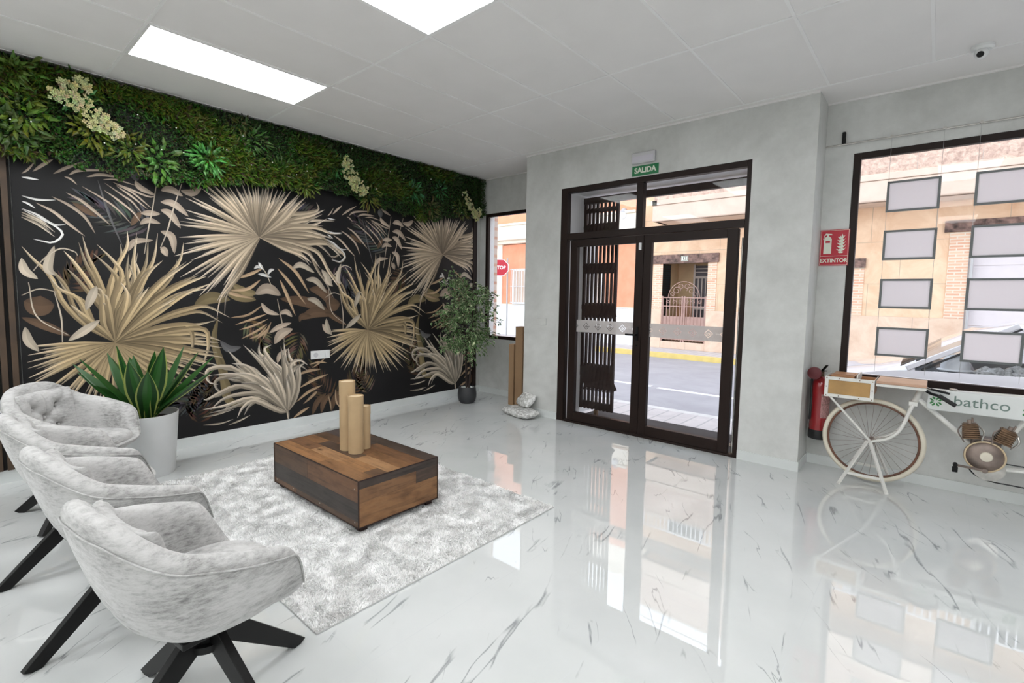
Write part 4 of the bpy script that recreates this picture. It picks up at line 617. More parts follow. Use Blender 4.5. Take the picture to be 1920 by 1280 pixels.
# ------------------------------------------------------------------ coffee table
tb=thing('coffee_table','low box coffee table of dark and orange reclaimed planks on the rug','coffee table',(2.037,-2.768,.0),R(0.5))
hx,hy,zb,zt=.537,.300,.05,.335
DARK=[(.075,.045,.03),(.055,.038,.03),(.10,.055,.03),(.065,.05,.045),(.045,.036,.032)]; ORG=[(.27,.135,.055),(.21,.105,.045),(.31,.17,.08),(.16,.078,.036)]
rp=random.Random(4)
def planks(rows,o,u,v,W,name,seq=None):
    """rows of planks: o origin, u along, v across (vectors of full size)"""
    mb=MB(); o,u,v=Vector(o),Vector(u),Vector(v); n=len(rows); Lu=u.length; Lv=v.length; nrm=u.cross(v).normalized()
    y=0
    for wd,pl in rows:
        x=0
        for (ln,c) in pl:
            g=.0006
            a=o+u*(x+g)+v*(y+g); b=o+u*(x+ln-g)+v*(y+g); c_=o+u*(x+ln-g)+v*(y+wd-g); d=o+u*(x+g)+v*(y+wd-g)
            vs=[p+nrm*.0015 for p in(a,b,c_,d)]+[p-nrm*.012 for p in(a,b,c_,d)]
            mb.add(vs,[(0,1,2,3),(0,4,5,1),(1,5,6,2),(2,6,7,3),(3,7,4,0)],col=c)
            r0,r1=rp.uniform(0,9),rp.uniform(0,9)
            U=[(r0+x*Lu,r1+y*Lv),(r0+(x+ln)*Lu,r1+y*Lv),(r0+(x+ln)*Lu,r1+(y+wd)*Lv),(r0+x*Lu,r1+(y+wd)*Lv)]
            mb.uv+= U+[U[0],U[0],U[1],U[1]]+[U[1],U[1],U[2],U[2]]+[U[2],U[2],U[3],U[3]]+[U[3],U[3],U[0],U[0]]
            x+=ln
        y+=wd
    # back body
    ob=mb.build(name,M['planks'],tb,smooth=False,local=True); return ob
D,O=DARK,ORG
planks([(.17,[(.56,O[0]),(.44,O[1])]),(.17,[(.3,O[3]),(.34,O[2]),(.26,O[0]),(.1,D[2])]),(.16,[(.22,O[1]),(.44,D[0]),(.34,O[2])]),(.16,[(.30,D[2]),(.34,O[3]),(.36,O[1])]),(.17,[(.5,D[3]),(.5,O[3])]),(.17,[(.35,D[0]),(.65,D[1])])],(-hx,-hy,zt),(2*hx,0,0),(0,2*hy,0),1,'tabletop')
h=zt-zb-.001
planks([(.14,[(.3,O[3]),(.7,D[2])]),(.40,[(1.0,D[4])]),(.46,[(.45,D[2]),(.55,O[3])])],(-hx,-hy,zb),(2*hx,0,0),(0,0,h),1,'front_panel')
planks([(.55,[(1.0,O[0])]),(.28,[(.70,O[1]),(.30,D[0])]),(.17,[(1.0,D[1])])],(hx,-hy,zb),(0,2*hy,0),(0,0,h),1,'end_panel')
planks([(.5,[(1.0,O[0])]),(.5,[(.5,O[1]),(.5,D[0])])],(-hx,hy,zb),(0,-2*hy,0),(0,0,h),1,'end_panel')
planks([(.5,[(.4,O[0]),(.6,D[1])]),(.5,[(.7,O[1]),(.3,D[0])])],(hx,hy,zb),(-2*hx,0,0),(0,0,h),1,'back_panel')
MB().box(-hx+.013,hx-.013,-hy+.013,hy-.013,zb+.002,zt-.014).build('carcass',M['slatback'],tb,smooth=False,local=True)
ed=MB()
for sx in(-1,1):
    for sy in(-1,1): ed.box(sx*hx-.0035,sx*hx+.0035,sy*hy-.0035,sy*hy+.0035,zb,zt+.002)
ed.box(-hx,hx,-hy-.003,-hy+.001,zt-.004,zt+.0025).box(-hx,hx,hy-.001,hy+.003,zt-.004,zt+.0025).box(-hx-.003,-hx+.001,-hy,hy,zt-.004,zt+.0025).box(hx-.001,hx+.003,-hy,hy,zt-.004,zt+.0025)
ed.box(-hx-.001,hx+.001,-hy-.003,-hy+.001,zb,zb+.007).box(hx-.001,hx+.003,-hy,hy,zb,zb+.007)
ed.build('edge_banding',M['brown2'],tb,smooth=False,local=True)
for sx in(-1,1):
    for sy in(-1,1): MB().box(sx*(hx-.05)-.025,sx*(hx-.05)+.025,sy*(hy-.05)-.025,sy*(hy-.05)+.025,.018,zb+.001).build('foot',M['brown2'],tb,smooth=False,local=True)
for xx,zz in((-.25,.08),(.1,.08),(.50,.28),(.50,.08),(-.5,.08)): MB().cyl((xx,-hy-.0015,zb+zz-.05),(xx,-hy-.003,zb+zz-.05),.004,seg=12).build('screw',M['chrome'],tb,local=True)
# cardboard tubes standing on the table
def ctube(x,y,r,hh,label):
    z=zt+.0025; t=thing('cardboard_tube',label,'cardboard tube',(x,y,z),group='mailing tubes on the coffee table')
    MB().lathe([(.001,0),(r,0),(r,hh*.80),(r+.0015,hh*.801),(r+.0015,hh),(r-.004,hh),(r-.0045,hh-.012),(.001,hh-.012)],(x,y,z),40).build('body',M['tube'],t,angle=30)
    MB().lathe([(.001,0),(r-.006,0),(r-.006,.007),(.001,.007)],(x,y,z+hh-.0125),32).build('end_plug',M['tubein'],t)
ctube(2.000,-2.785,.0525,.478,'tallest cardboard mailing tube on the coffee table')
ctube(2.1055,-2.785,.0505,.392,'middle-height cardboard tube standing in front of the tallest one')
ctube(2.060,-2.690,.0415,.30,'shortest cardboard tube half hidden behind the middle one')
# ------------------------------------------------------------------ armchairs
def sstep(a,b,x):
    t=min(1,max(0,(x-a)/(b-a))); return t*t*(3-2*t)
def rimH(p):   # p: degrees from back 0..180
    back=.79-.03*(p/30)**2*.0
    if p<26: return .815-.010*(p/26)**2
    if p<62: return .805-(.805-.690)*sstep(24,64,p)
    if p<112: return .6905-(.6905-.618)*((p-62)/50)
    if p<134: return .618-(.618-.435)*sstep(111,134,p)
    return .435
def plan(p,k):  # direction & radius for plan angle p (signed degrees from back), k scale
    a=R(p); sx,cy=math.sin(a),-math.cos(a); e=2.7
    ax=.305; by=.292 if cy<0 else .245
    r=1/((abs(sx)/ax)**e+(abs(cy)/by)**e)**(1/e)
    return Vector((sx*r*k,cy*r*k,0))
BASE=R(8)
def make_chair(label,button=True):
    t=thing('armchair',label,'armchair',(0,0,0),group='grey velvet swivel armchairs in a row')
    NP=96; ang=[-180+360*i/NP for i in range(NP)]
    mb=MB(); rings=[]
    zb0=.362
    prof=[(0.10,0,0),(.36,.008,0),(.58,.05,.0),(.73,.13,.0),(.87,.27,0),(.95,.5,0),(1.02,.76,0),(1.04,.90,0),(1.01,.985,0)]
    inn=[(.93,1.02,0),(.83,1.0,0),(.765,.9,0),(.75,.7,0),(.74,.45,0)]
    def ringpt(p,k,h,inner=False):
        Hh=rimH(abs(p)); z=zb0+(Hh-zb0)*h
        kk=k if (not inner or abs(p)<112) else k+(1.0-k)*.5*sstep(112,134,abs(p))*(k<.95); v=plan(p,kk)
        ab=abs(p); lean=(1-sstep(30,75,ab))*.035*max(0,(z-.45)/.33)
        v.y-=lean
        arm=sstep(60,85,ab)*(1-sstep(112,134,ab)); v.x*=1+.06*arm*max(0,(h-.3))
        z=max(z,zb0+.0); return (v.x,v.y,z)
    for (k,h,_) in prof: rings.append([ringpt(p,k,h) for p in ang])
    for (k,h,_) in inn: rings.append([ringpt(p,k,h,True) for p in ang])
    # inside bottom (hidden by the cushion)
    rings.append([ (plan(p,.76).x,plan(p,.76).y,.40) for p in ang])
    vs=[v for r_ in rings for v in r_]; fs=[]
    for i in range(len(rings)-1):
        for j in range(NP): fs.append((i*NP+j,i*NP+(j+1)%NP,(i+1)*NP+(j+1)%NP,(i+1)*NP+j))
    fs.append(tuple(reversed(range(NP)))); fs.append(tuple((len(rings)-1)*NP+j for j in range(NP)))
    mb.add(vs,fs); sh=mb.build('shell',M['fabric'],t,angle=180,local=True)
    sm=sh.modifiers.new('sub','SUBSURF'); sm.levels=1; sm.render_levels=1
    # piping seam round the outer rim
    seam=[ringpt(p,1.040,.90) for p in [-132+264*i/120 for i in range(121)]]
    MB().tube(seam,.003,6).build('piping',M['fabric'],t,local=True,angle=180)
    # seat cushion
    mb=MB(); rr=[(.05,.0),(.66,0),(.735,.02),(.755,.045),(.74,.07),(.68,.085),(.45,.092),(.2,.095),(.02,.095)]
    rings=[[ (plan(p,k).x,plan(p,k).y+.035*(1+plan(p,k).y/.27*.8),.392+h) for p in ang] for k,h in rr]
    vs=[v for r_ in rings for v in r_]; fs=[(i*NP+j,i*NP+(j+1)%NP,(i+1)*NP+(j+1)%NP,(i+1)*NP+j) for i in range(len(rr)-1) for j in range(NP)]
    fs.append(tuple(reversed(range(NP)))); fs.append(tuple((len(rr)-1)*NP+j for j in range(NP)))
    mb.add(vs,fs).build('seat',M['fabric'],t,local=True,angle=180)
    # padded tufted backrest
    nu,nv=40,26; front=[];back=[]; W_,z0_,z1_=.185,.45,.765
    tufts=[(-.085,.665),(.085,.665),(0,.60),(-.085,.535),(.085,.535)]
    def bp(u,v):
        x=W_*(2*u-1); z=z0_+(z1_-z0_)*v
        ang_=math.degrees(math.asin(max(-1,min(1,x/.26)))); q=plan(ang_,.77); lean=.035*max(0,(z-.45)/.33)
        return Vector((x,q.y-lean,z))
    for i in range(nu+1):
        for j in range(nv+1):
            u,v=i/nu,j/nv; p=bp(u,v); ed_=min(1,min(u,1-u)*6)*1.0; ev=min(1,min(v,1-v)*5+.0)
            puff=.052*math.sqrt(max(0,1-(1-ed_)**2))*math.sqrt(max(0,1-(1-ev)**2))
            for tx,tz in tufts:
                d2=((p.x-tx)**2+(p.z-tz)**2); puff-=.034*math.exp(-d2/.0005)+.014*math.exp(-d2/.0026)
            for tx,tz,ux,uz in ((-.085,.665,0,.60),(.085,.665,0,.60),(-.085,.535,0,.60),(.085,.535,0,.60),(-.085,.665,-.14,.745),(.085,.665,.14,.745),(0,.745,0,.6)):
                a=Vector((tx,tz,0)); b=Vector((ux,uz,0)); q=Vector((p.x,p.z,0)); s_=max(0,min(1,(q-a).dot(b-a)/(b-a).length_squared)); dd=(q-a-(b-a)*s_).length
                puff-=.012*math.exp(-dd*dd/.00009)
            front.append(p+Vector((0,.004+max(-.01,puff),0))); back.append(p+Vector((0,-.012,0)))
    n1=(nu+1)*(nv+1); fs=[]
    for i in range(nu):
        for j in range(nv):
            a=i*(nv+1)+j; fs.append((a,a+1,a+nv+2,a+nv+1)); fs.append((a+n1,a+n1+nv+1,a+n1+nv+2,a+n1+1))
    def edge(a,b): fs.append((a,b,b+n1,a+n1))
    for i in range(nu): edge(i*(nv+1),(i+1)*(nv+1)); edge((i+1)*(nv+1)+nv,i*(nv+1)+nv)
    for j in range(nv): edge(j+1,j); edge(nu*(nv+1)+j,nu*(nv+1)+j+1)
    cu=MB().add(front+back,fs).build('backrest',M['fabric'],t,local=True,angle=180)
    for tx,tz in tufts[:]:
        u=(tx/W_+1)/2; v=(tz-z0_)/(z1_-z0_); p=bp(u,v); MB().sphere((p.x,p.y+.024,p.z),.010,10,sc=(1,.5,1)).build('button',M['fabric'],cu,local=True)
    # swivel column and base
    MB().box(-.13,.13,-.13,.13,.345,.366).build('mounting_plate',M['black'],t,local=True,bevel=.003)
    MB().cyl((0,0,.26),(0,0,.355),.035).cyl((0,0,.238),(0,0,.262),.055).build('swivel_hub',M['black'],t,local=True)
    for k in range(4):
        a=R(105+90*k)-BASE; d=Vector((math.cos(a),math.sin(a),0)); s=Vector((-d.y,d.x,0)); 
        p0=Vector((0,0,.285)); 
        # deep rectangular tube running out and down to a foot cut level with the floor
        th,wd=.022,.014; A=d*.03; B=d*.39
        vs=[]
        for sd in(-1,1):
            o_=s*sd*wd
            vs+=[A+o_+Vector((0,0,.24)),A+o_+Vector((0,0,.315)),d*.065+o_+Vector((0,0,.315)),B+o_+Vector((0,0,.012)),d*.365+o_+Vector((0,0,.0)),d*.335+o_+Vector((0,0,.0))]
        MB().add(vs,[(0,1,2,3,4,5),(11,10,9,8,7,6)]+[(i,(i+1)%6+6-0 if False else (i+6),(i+1)%6+6,(i+1)%6) for i in range(6)]).build('leg',M['black'],t,local=True,bevel=.002)
    return t
def place(t,x,y,rz): t.location=(x,y,0); t.rotation_euler=(0,0,R(rz))
def dup(root,label):
    r=root.copy(); COL.objects.link(r); r['label']=label
    for ch in list(root.children):
        c=ch.copy(); COL.objects.link(c); c.parent=r
        for g_ in ch.children:
            d=g_.copy(); COL.objects.link(d); d.parent=c
    return r
ch1=make_chair('nearest grey velvet armchair, seen from behind with its black legs in full view')
place(ch1,3.252,-4.06,8)
c2=dup(ch1,'grey velvet armchair second from the camera, right behind the nearest one'); place(c2,2.49,-4.09,7)
c3=dup(ch1,'grey velvet armchair third from the camera, between two others'); place(c3,1.74,-4.12,4)
c4=dup(ch1,'farthest grey velvet armchair, turned so its tufted backrest shows beside the planter'); place(c4,.96,-4.05,-46)
# ------------------------------------------------------------------ agave in white planter
px_,py_=.50,-3.60
t=thing('planter','tall white round planter holding a green agave by the mural','planter',(px_,py_,0))
MB().lathe([(.001,0),(.165,0),(.170,.01),(.205,.46),(.207,.475),(.198,.475),(.192,.42),(.001,.42)],(px_,py_,0),56).build('pot',M['potwhite'],t,angle=40)
MB().lathe([(.001,0),(.19,0),(.12,.012),(.001,.02)],(px_,py_,.421),32).build('soil',M['soil'],t)
ag=thing('agave_plant','dark green agave with pale leaf margins growing in the white planter','agave',(px_,py_,.44))
def agleaf(az,tilt,l,w,tw=0,curl=.25,name='leaf'):
    w*=1.28; l*=1.06
    mb=MB(); n=14; d0=Vector((math.cos(az),math.sin(az),0)); side=Vector((-d0.y,d0.x,0)); p=Vector((px_,py_,.44))+d0*.03; th=R(tilt); rows=[]
    for i in range(n+1):
        t_=i/n; a=th-curl*t_*.6+curl*.9*max(0,.3-t_)
        dirv=d0*math.cos(a)+Vector((0,0,math.sin(a))); 
        if i: p=p+dirv*(l/n)
        up=dirv.cross(side)*-1; up=side.cross(dirv)
        prof=(.55+.9*t_ if t_<.45 else .955)*((1-((t_-.45)/.55)**1.9) if t_>.45 else 1); hw=w*.5*max(.01,prof)
        s_=(side*math.cos(tw*t_)+up*math.sin(tw*t_)); u_=(up*math.cos(tw*t_)-side*math.sin(tw*t_))
        row=[]
        for q in(-1,-.84,-.4,0,.4,.84,1): row.append(p+s_*hw*q+u_*(hw*.34*abs(q)**1.5))
        back=[p+s_*hw*q+u_*(hw*.34*abs(q)**1.5-.012*(1-abs(q))*(1-t_*.7)) for q in(.84,0,-.84)]
        rows.append(row+back)
    m=10
    for i in range(n):
        t_=i/n
        for j in range(m):
            j2=(j+1)%m; k=(.022+.03*abs(math.sin(j*1.7))*.5)
            g1=(.010,.045,.010) if j in(1,4) else (.022,.095,.016)
            if j in(0,5): c=(.34,.40,.10)
            elif j>=6: c=(.02,.08,.015)
            else: c=tuple(v*(1+.5*t_) for v in g1)
            mb.add([rows[i][j],rows[i][j2],rows[i+1][j2],rows[i+1][j]],[(0,1,2,3)],col=c)
    mb.build(name,M['agave'],ag,angle=60)
for az,ti,l,w in [(-70,80,.56,.125),(-30,66,.52,.125),(15,74,.57,.12),(60,62,.56,.115),(100,70,.55,.115),(140,66,.5,.11),(185,62,.5,.11),(225,70,.52,.11),(-118,52,.56,.11),(-95,60,.56,.115),(50,44,.55,.11),(88,50,.58,.11),(-10,56,.5,.12),(160,48,.42,.1),(245,50,.5,.1),(20,86,.5,.1),(200,84,.46,.09)]:
    agleaf(R(az),ti,l,w,tw=.15,curl=.35)
# ------------------------------------------------------------------ ficus tree in charcoal pot
tx,ty=.435,-.10
t=thing('planter','small charcoal round pot with white pebbles holding the leafy tree','planter',(tx,ty,0))
MB().lathe([(.001,0),(.085,0),(.108,.025),(.122,.075),(.124,.12),(.116,.185),(.108,.215),(.100,.215),(.104,.18),(.001,.18)],(tx,ty,0),48).build('pot',M['potblack'],t,angle=40)
pb=MB()
for i in range(70):
    a=rg.uniform(0,6.28); q=.09*math.sqrt(rg.random()); pb.sphere((tx+q*math.cos(a),ty+q*math.sin(a),.19+.012*rg.random()),rg.uniform(.009,.014),8,sc=(1,.8,.7))
o=pb.build('pebbles',M['pebble'],t); o['kind']='stuff'
tr=thing('ficus_tree','bushy artificial ficus with cream-edged leaves in the corner by the mural','tree',(tx,ty,.19))
tm=MB(); tips=[]
def trunk(pts,r0,r1):
    C=catmull(pts,14); tm.tube(C,[r0+(r1-r0)*i/14 for i in range(15)],8); return C
b0=(tx,ty)
C1=trunk([(tx-.01,ty,.185),(tx-.02,ty+.0,.5),(tx+.0,ty-.02,.8),(tx-.02,ty,1.25),(tx,ty,1.6)],.016,.006)
C2=trunk([(tx+.02,ty+.01,.185),(tx+.035,ty+.02,.45),(tx+.015,ty+.03,.8),(tx+.06,ty+.03,1.2),(tx+.08,ty,1.5)],.013,.005)
C3=trunk([(tx+.005,ty-.015,.185),(tx+.0,ty-.03,.5),(tx-.03,ty-.02,.85),(tx-.06,ty-.05,1.3)],.012,.005)
rt=random.Random(21)
br=[]
for i in range(95):
    C=rt.choice([C1,C2,C3]); k=rt.uniform(.42,1); p=C[int(k*14)]
    zc=p.z; a=rt.uniform(0,6.28); 
    rad=.44*math.sqrt(max(.05,1-((zc-1.12)/.62)**2)); l=rad*rt.uniform(.6,1.0)
    e=p+Vector((math.cos(a)*l,math.sin(a)*l,rt.uniform(-.10,.20)))
    e.x=max(e.x,.07); e.y=min(e.y,YL-.12)
    m=(p+e)/2+Vector((0,0,.05)); CC=catmull([p,m,e],6); tm.tube(CC,[.004,.0035,.003,.003,.002,.002,.0015],5); br.append(CC)
tm.build('trunk',M['bark'],tr)
lf=MB()
for CC in br:
    for i in range(rt.randint(22,34)):
        k=rt.uniform(.25,1.02); j=min(5,int(k*6)); p=CC[j].lerp(CC[j+1],min(1,k*6-j)); 
        d=(CC[-1]-CC[0]).normalized()*.5+Vector((rt.uniform(-1,1),rt.uniform(-1,1),rt.uniform(-1,.6)))
        p=p+Vector((rt.uniform(-1,1),rt.uniform(-1,1),rt.uniform(-1,1)))*.045; p.x=max(p.x,.05); p.y=min(p.y,YL-.08)
        d.normalize(); n=Vector((rt.uniform(-.5,.5),rt.uniform(-.5,.5),1)); s=d.cross(n).normalized(); n=s.cross(d)
        l=rt.uniform(.04,.068); w=l*.52
        g_=rt.uniform(.75,1.3); gc=(.06*g_,.16*g_,.04*g_); ec=(.52*g_*.9,.58*g_*.9,.36*g_*.9)
        if rt.random()<.08: gc=ec
        A=p;E=p+d*l-n*.15*l; m1=p+d*l*.45; L1=m1+s*w*.35+n*.004; R1=m1-s*w*.35+n*.004; L2=m1+s*w*.5+n*.007; R2=m1-s*w*.5+n*.007
        lf.add([A,L1,R1,E],[(0,2,3,1)],col=gc); lf.add([A,L2,L1,E],[(0,2,3,1)],col=ec); lf.add([A,R1,R2,E],[(0,2,3,1)],col=ec)
fo=lf.build('foliage',M['leafv'],tr,smooth=False); fo['kind']='stuff'
# ------------------------------------------------------------------ bags and cardboard by the pillar
def bag(cx,cy,cz,hx,hy,hz,rz,tilt,label,seed):
    mb=MB(); n=26
    vs=[];fs=[]
    for s_ in(1,-1):
        for i in range(n+1):
            for j in range(n+1):
                u,v=2*i/n-1,2*j/n-1; e=(1-abs(u)**3.2)*(1-abs(v)**3.2); z=s_*hz*max(0,e)**.42
                nz=noise.noise(Vector((u*3+seed,v*3,s_)))*.22+noise.noise(Vector((u*9+seed,v*9,s_)))*.10
                pin=1-.12*(abs(u*v))
                vs.append((u*hx*pin*(1+.04*nz),v*hy*pin*(1+.05*nz),z*(1+nz)))
    k=(n+1)**2
    for b in(0,k):
        for i in range(n):
            for j in range(n):
                a=b+i*(n+1)+j; fs.append((a,a+1,a+n+2,a+n+1) if b else (a,a+n+1,a+n+2,a+1))
    m=Matrix.Translation((cx,cy,cz))@Matrix.Rotation(R(rz),4,'Z')@Matrix.Rotation(R(tilt),4,'X'); vs=[m@Vector(v) for v in vs]
    o=mb.add(vs,fs).build('pebble_bag',M['bag'],None,angle=180); tag(o,label,'bag of pebbles',group='clear pebble bags by the pillar'); return o
bag(1.40,-.16,.052,.25,.135,.05,-12,2,'flat clear plastic bag of pebbles lying on the floor by the pillar',1)
bag(1.42,-.085,.185,.135,.10,.052,-20,42,'crumpled plastic pebble bag leaning on the other one against the pillar',5)
o=MB().box(.985,1.105,.215,.335,.0,1.02).build('cardboard_box',M['card'],None,bevel=.003,smooth=False); tag(o,'taller upright cardboard box standing beside the pillar','cardboard box',group='cardboard boxes by the pillar')
o=MB().box(.89,.975,.20,.30,.0,.79).build('cardboard_box',M['card'],None,bevel=.003,smooth=False); tag(o,'shorter narrow cardboard box under the left window','cardboard box',group='cardboard boxes by the pillar')
# ------------------------------------------------------------------ signs and small wall fittings
t=thing('exit_sign','green SALIDA exit sign above the glass doors','sign',(2.79,0,2.66))
MB().box(2.650,2.925,-.006,-.0005,2.610,2.705).build('plate',M['green'],t,smooth=False)
text('SALIDA','lettering',M['signwhite'],t,.070,(2.7875,-.0068,2.6575),FRONT,.0006,.0026,.97)
t=thing('emergency_light','slim pale emergency light fitting just above the SALIDA sign','emergency light',(2.775,0,2.77))
MB().box(2.652,2.895,-.035,-.0005,2.722,2.825).build('housing',M['greyplastic'],t,bevel=.006)
MB().box(2.665,2.882,-.037,-.034,2.735,2.79).build('lens',mat('frosted_lens',(.62,.60,.66),.25),t,smooth=False)
o=MB().box(1.49,1.63,-.008,-.0005,1.075,1.155).build('wall_switch',M['wall'],None,bevel=.003); tag(o,'pale blank switch plate on the wall left of the doors','switch')
t=thing('extinguisher_sign','red EXTINTOR sign with extinguisher and flame pictograms beside the right window','sign',(4.34,YR-.03,1.85))
sy=YR-.008
MB().box(4.236,4.441,sy-.002,sy+.0065,1.706,2.003).build('plate',M['red'],t,smooth=False)
ln=MB()
for a,b,c,d in((4.241,4.436,1.711,1.7135),(4.241,4.436,1.9955,1.998),(4.241,4.2435,1.711,1.998),(4.4335,4.436,1.711,1.998),(4.241,4.436,1.785,1.7875)): ln.box(a,b,sy-.0028,sy-.002,c,d)
ln.build('border_line',M['signwhite'],t,smooth=False)
pc=MB(); y0=sy-.0035;y1=sy-.002
pc.prism([(4.263,1.805),(4.318,1.805),(4.318,1.925),(4.312,1.940),(4.300,1.948),(4.281,1.948),(4.269,1.940),(4.263,1.925)],y0,y1)
pc.prism([(4.283,1.948),(4.298,1.948),(4.298,1.960),(4.283,1.960)],y0,y1); pc.prism([(4.262,1.955),(4.275,1.975),(4.318,1.968),(4.320,1.958),(4.285,1.962)],y0,y1); pc.prism([(4.256,1.925),(4.262,1.955),(4.268,1.957),(4.262,1.925)],y0,y1)
pc.build('extinguisher_pictogram',M['signwhite'],t,smooth=False)
MB().prism([(4.275,1.895),(4.307,1.895),(4.307,1.912),(4.275,1.912)],y0-.0008,y0).build('pictogram_label',M['red'],t,smooth=False)
fl=MB()
for i,(cx,cz,h_) in enumerate([(4.385,1.930,.045),(4.385,1.905,.040),(4.386,1.880,.036),(4.386,1.855,.032),(4.386,1.830,.028)]):
    w_=.026+.002*i; fl.prism([(cx-w_,cz+.012),(cx-w_*.5,cz-.004),(cx,cz-.010),(cx+w_*.6,cz+.002),(cx+w_,cz+.024),(cx+w_*.55,cz+.012),(cx+w_*.25,cz+h_*.8),(cx-.002,cz+.012),(cx-w_*.35,cz+h_*.5),(cx-w_*.45,cz+.008)],y0,y1)
fl.prism([(4.372,1.808),(4.398,1.808),(4.404,1.820),(4.366,1.820)],y0,y1)
fl.build('flame_pictogram',M['signwhite'],t,smooth=False)
text('EXTINTOR','lettering',M['signwhite'],t,.042,(4.3385,sy-.0026,1.747),FRONT,.0006,.0014,.95)
# fire extinguisher
ex,ey=4.325,.235
t=thing('fire_extinguisher','red fire extinguisher hanging in the niche beside the bicycle','fire extinguisher',(ex,ey,.25))
MB().lathe([(.001,.0),(.066,.0),(.070,.006),(.070,.42),(.064,.455),(.046,.485),(.026,.498),(.022,.505),(.001,.506)],(ex,ey,.275),40).build('cylinder',M['extred'],t,angle=50)
MB().lathe([(.001,0),(.068,0),(.0725,.01),(.0725,.07),(.0715,.078),(.001,.078)],(ex,ey,.255),40).build('foot_ring',M['blackplastic'],t,angle=50)
MB().cyl((ex,ey,.78),(ex,ey,.825),.019).cyl((ex,ey-.02,.805),(ex,ey-.045,.805),.016).build('valve',M['bronze'],t)
MB().bar((ex+.005,ey-.02,.83),(ex+.045,ey-.075,.885),.022,.006).bar((ex,ey-.0,.822),(ex+.04,ey-.08,.84),.022,.006).build('handle',M['black'],t,bevel=.002)
MB().lathe([(.001,0),(.045,0),(.052,.012),(.050,.030),(.001,.036)],(ex-.035,ey-.085,.815),32,axis='y').build('nozzle_cap',M['extdark'],t,angle=50)
MB().tube(catmull([(ex-.01,ey-.02,.80),(ex-.05,ey-.06,.79),(ex-.055,ey-.075,.70),(ex-.052,ey-.072,.55),(ex-.055,ey-.07,.42)],24),.009,10).build('hose',M['blackplastic'],t)
lb=MB(); 
for i in range(8):
    a0=R(-75+i*9);a1=R(-75+(i+1)*9); r=.0708
    lb.add([(ex+r*math.cos(a0),ey+r*math.sin(a0),.44),(ex+r*math.cos(a1),ey+r*math.sin(a1),.44),(ex+r*math.cos(a1),ey+r*math.sin(a1),.64),(ex+r*math.cos(a0),ey+r*math.sin(a0),.64)],[(0,1,2,3)])
lb.build('label_sheet',mat('faded_label',(.42,.22,.21),.6,var=.6,vs=90),t)
MB().box(ex-.02,ex+.02,ey+.066,YR-.001,.70,.74).build('wall_bracket',M['black'],t,bevel=.002)
# picture rail, cables, display frames
t=thing('cable_rail','thin steel picture rail mounted on the wall above the right window','rail',(6,.33,2.685))
MB().cyl((4.235,.325,2.685),(8.09,.325,2.685),.006,seg=10).build('rod',M['chrome'],t)
MB().box(4.345,4.37,.318,.349,2.69,2.785).build('end_bracket',M['black'],t,bevel=.006)
pos=['topmost','second from the top','third from the top','lowest']
zs=[(2.105,2.34),(1.735,1.965),(1.360,1.590),(.985,1.212)]
for ci,(x0,x1,nm) in enumerate([(4.665,4.982,'left'),(5.165,5.482,'right')]):
    ca=thing('hanging_cable_pair','pair of thin steel cables carrying the %s column of display frames'%nm,'cable',((x0+x1)/2,.315,2.685),group='display cables')
    for xx in(x0+.006,x1-.006):
        cb=MB().cyl((xx,.300,.86),(xx,.312,2.688),.0012,seg=6).build('cable',M['wire'],ca)
        MB().lathe([(.001,.0),(.010,0),(.010,.016),(.001,.016)],(xx,.322,2.688),16,axis='y').build('grip',M['chrome'],cb)
    for k,(z0,z1) in enumerate(zs):
        f=thing('display_frame','%s blank grey display frame in the %s column hanging in the window'%(pos[k],nm),'display frame',((x0+x1)/2,.3,z0),group='blank display frames in the window')
        b=.016; yy0,yy1=.292,.30
        MB().box(x0,x0+b,yy0,yy1,z0,z1).box(x1-b,x1,yy0,yy1,z0,z1).box(x0+b,x1-b,yy0,yy1,z0,z0+b).box(x0+b,x1-b,yy0,yy1,z1-b,z1).build('border',M['panelframe'],f,smooth=False)
        MB().box(x0+b,x1-b,yy0+.002,yy1-.001,z0+b,z1-b).build('sheet',M['panel'],f,smooth=False)
# ------------------------------------------------------------------ bicycle console
bk=thing('bicycle_console','white vintage bicycle turned into a wall console under the right window','bicycle',(4.70,.10,0))
def B(name,mb,m,**k): return mb.build(name,m,bk,**k)
BY=.11
def wheel(cx,cz=.343,r=.325):
    n=64; ring=lambda rr:[(cx+rr*math.cos(2*math.pi*i/n),BY,cz+rr*math.sin(2*math.pi*i/n)) for i in range(n)]
    w=B('wheel',MB().tube(ring(r-.017),.017,10,closed=True),M['tyre'],angle=180)
    MB().tube(ring(r-.040),.0085,8,closed=True).build('rim',M['rim'],w,angle=180)
    sp=MB()
    for i in range(32):
        a=2*math.pi*i/32; b=a+(.38 if i%2 else -.38)*(1 if (i//2)%2 else 1); s=.022 if i%4<2 else -.022
        sp.cyl((cx+.018*math.cos(b+1.2),BY+s,cz+.018*math.sin(b+1.2)),(cx+(r-.045)*math.cos(a),BY,cz+(r-.045)*math.sin(a)),.0012,seg=5)
    sp.build('spokes',M['alloy'],w)
    MB().cyl((cx,BY-.035,cz),(cx,BY+.035,cz),.016).cyl((cx,BY-.055,cz),(cx,BY+.055,cz),.006).build('hub',M['alloy'],w)
wheel(4.70); wheel(5.905)
f=MB()
f.tube(catmull([(4.70,BY-.06,.343),(4.80,BY-.058,.385),(4.87,BY-.055,.47),(4.915,BY-.05,.62),(4.93,BY-.04,.665)],20),[.009+.006*i/20 for i in range(21)],12)
f.tube(catmull([(4.70,BY+.06,.343),(4.80,BY+.058,.385),(4.87,BY+.055,.47),(4.915,BY+.05,.62),(4.93,BY+.04,.665)],20),[.009+.006*i/20 for i in range(21)],12)
f.box(4.905,4.955,BY-.055,BY+.055,.655,.685)
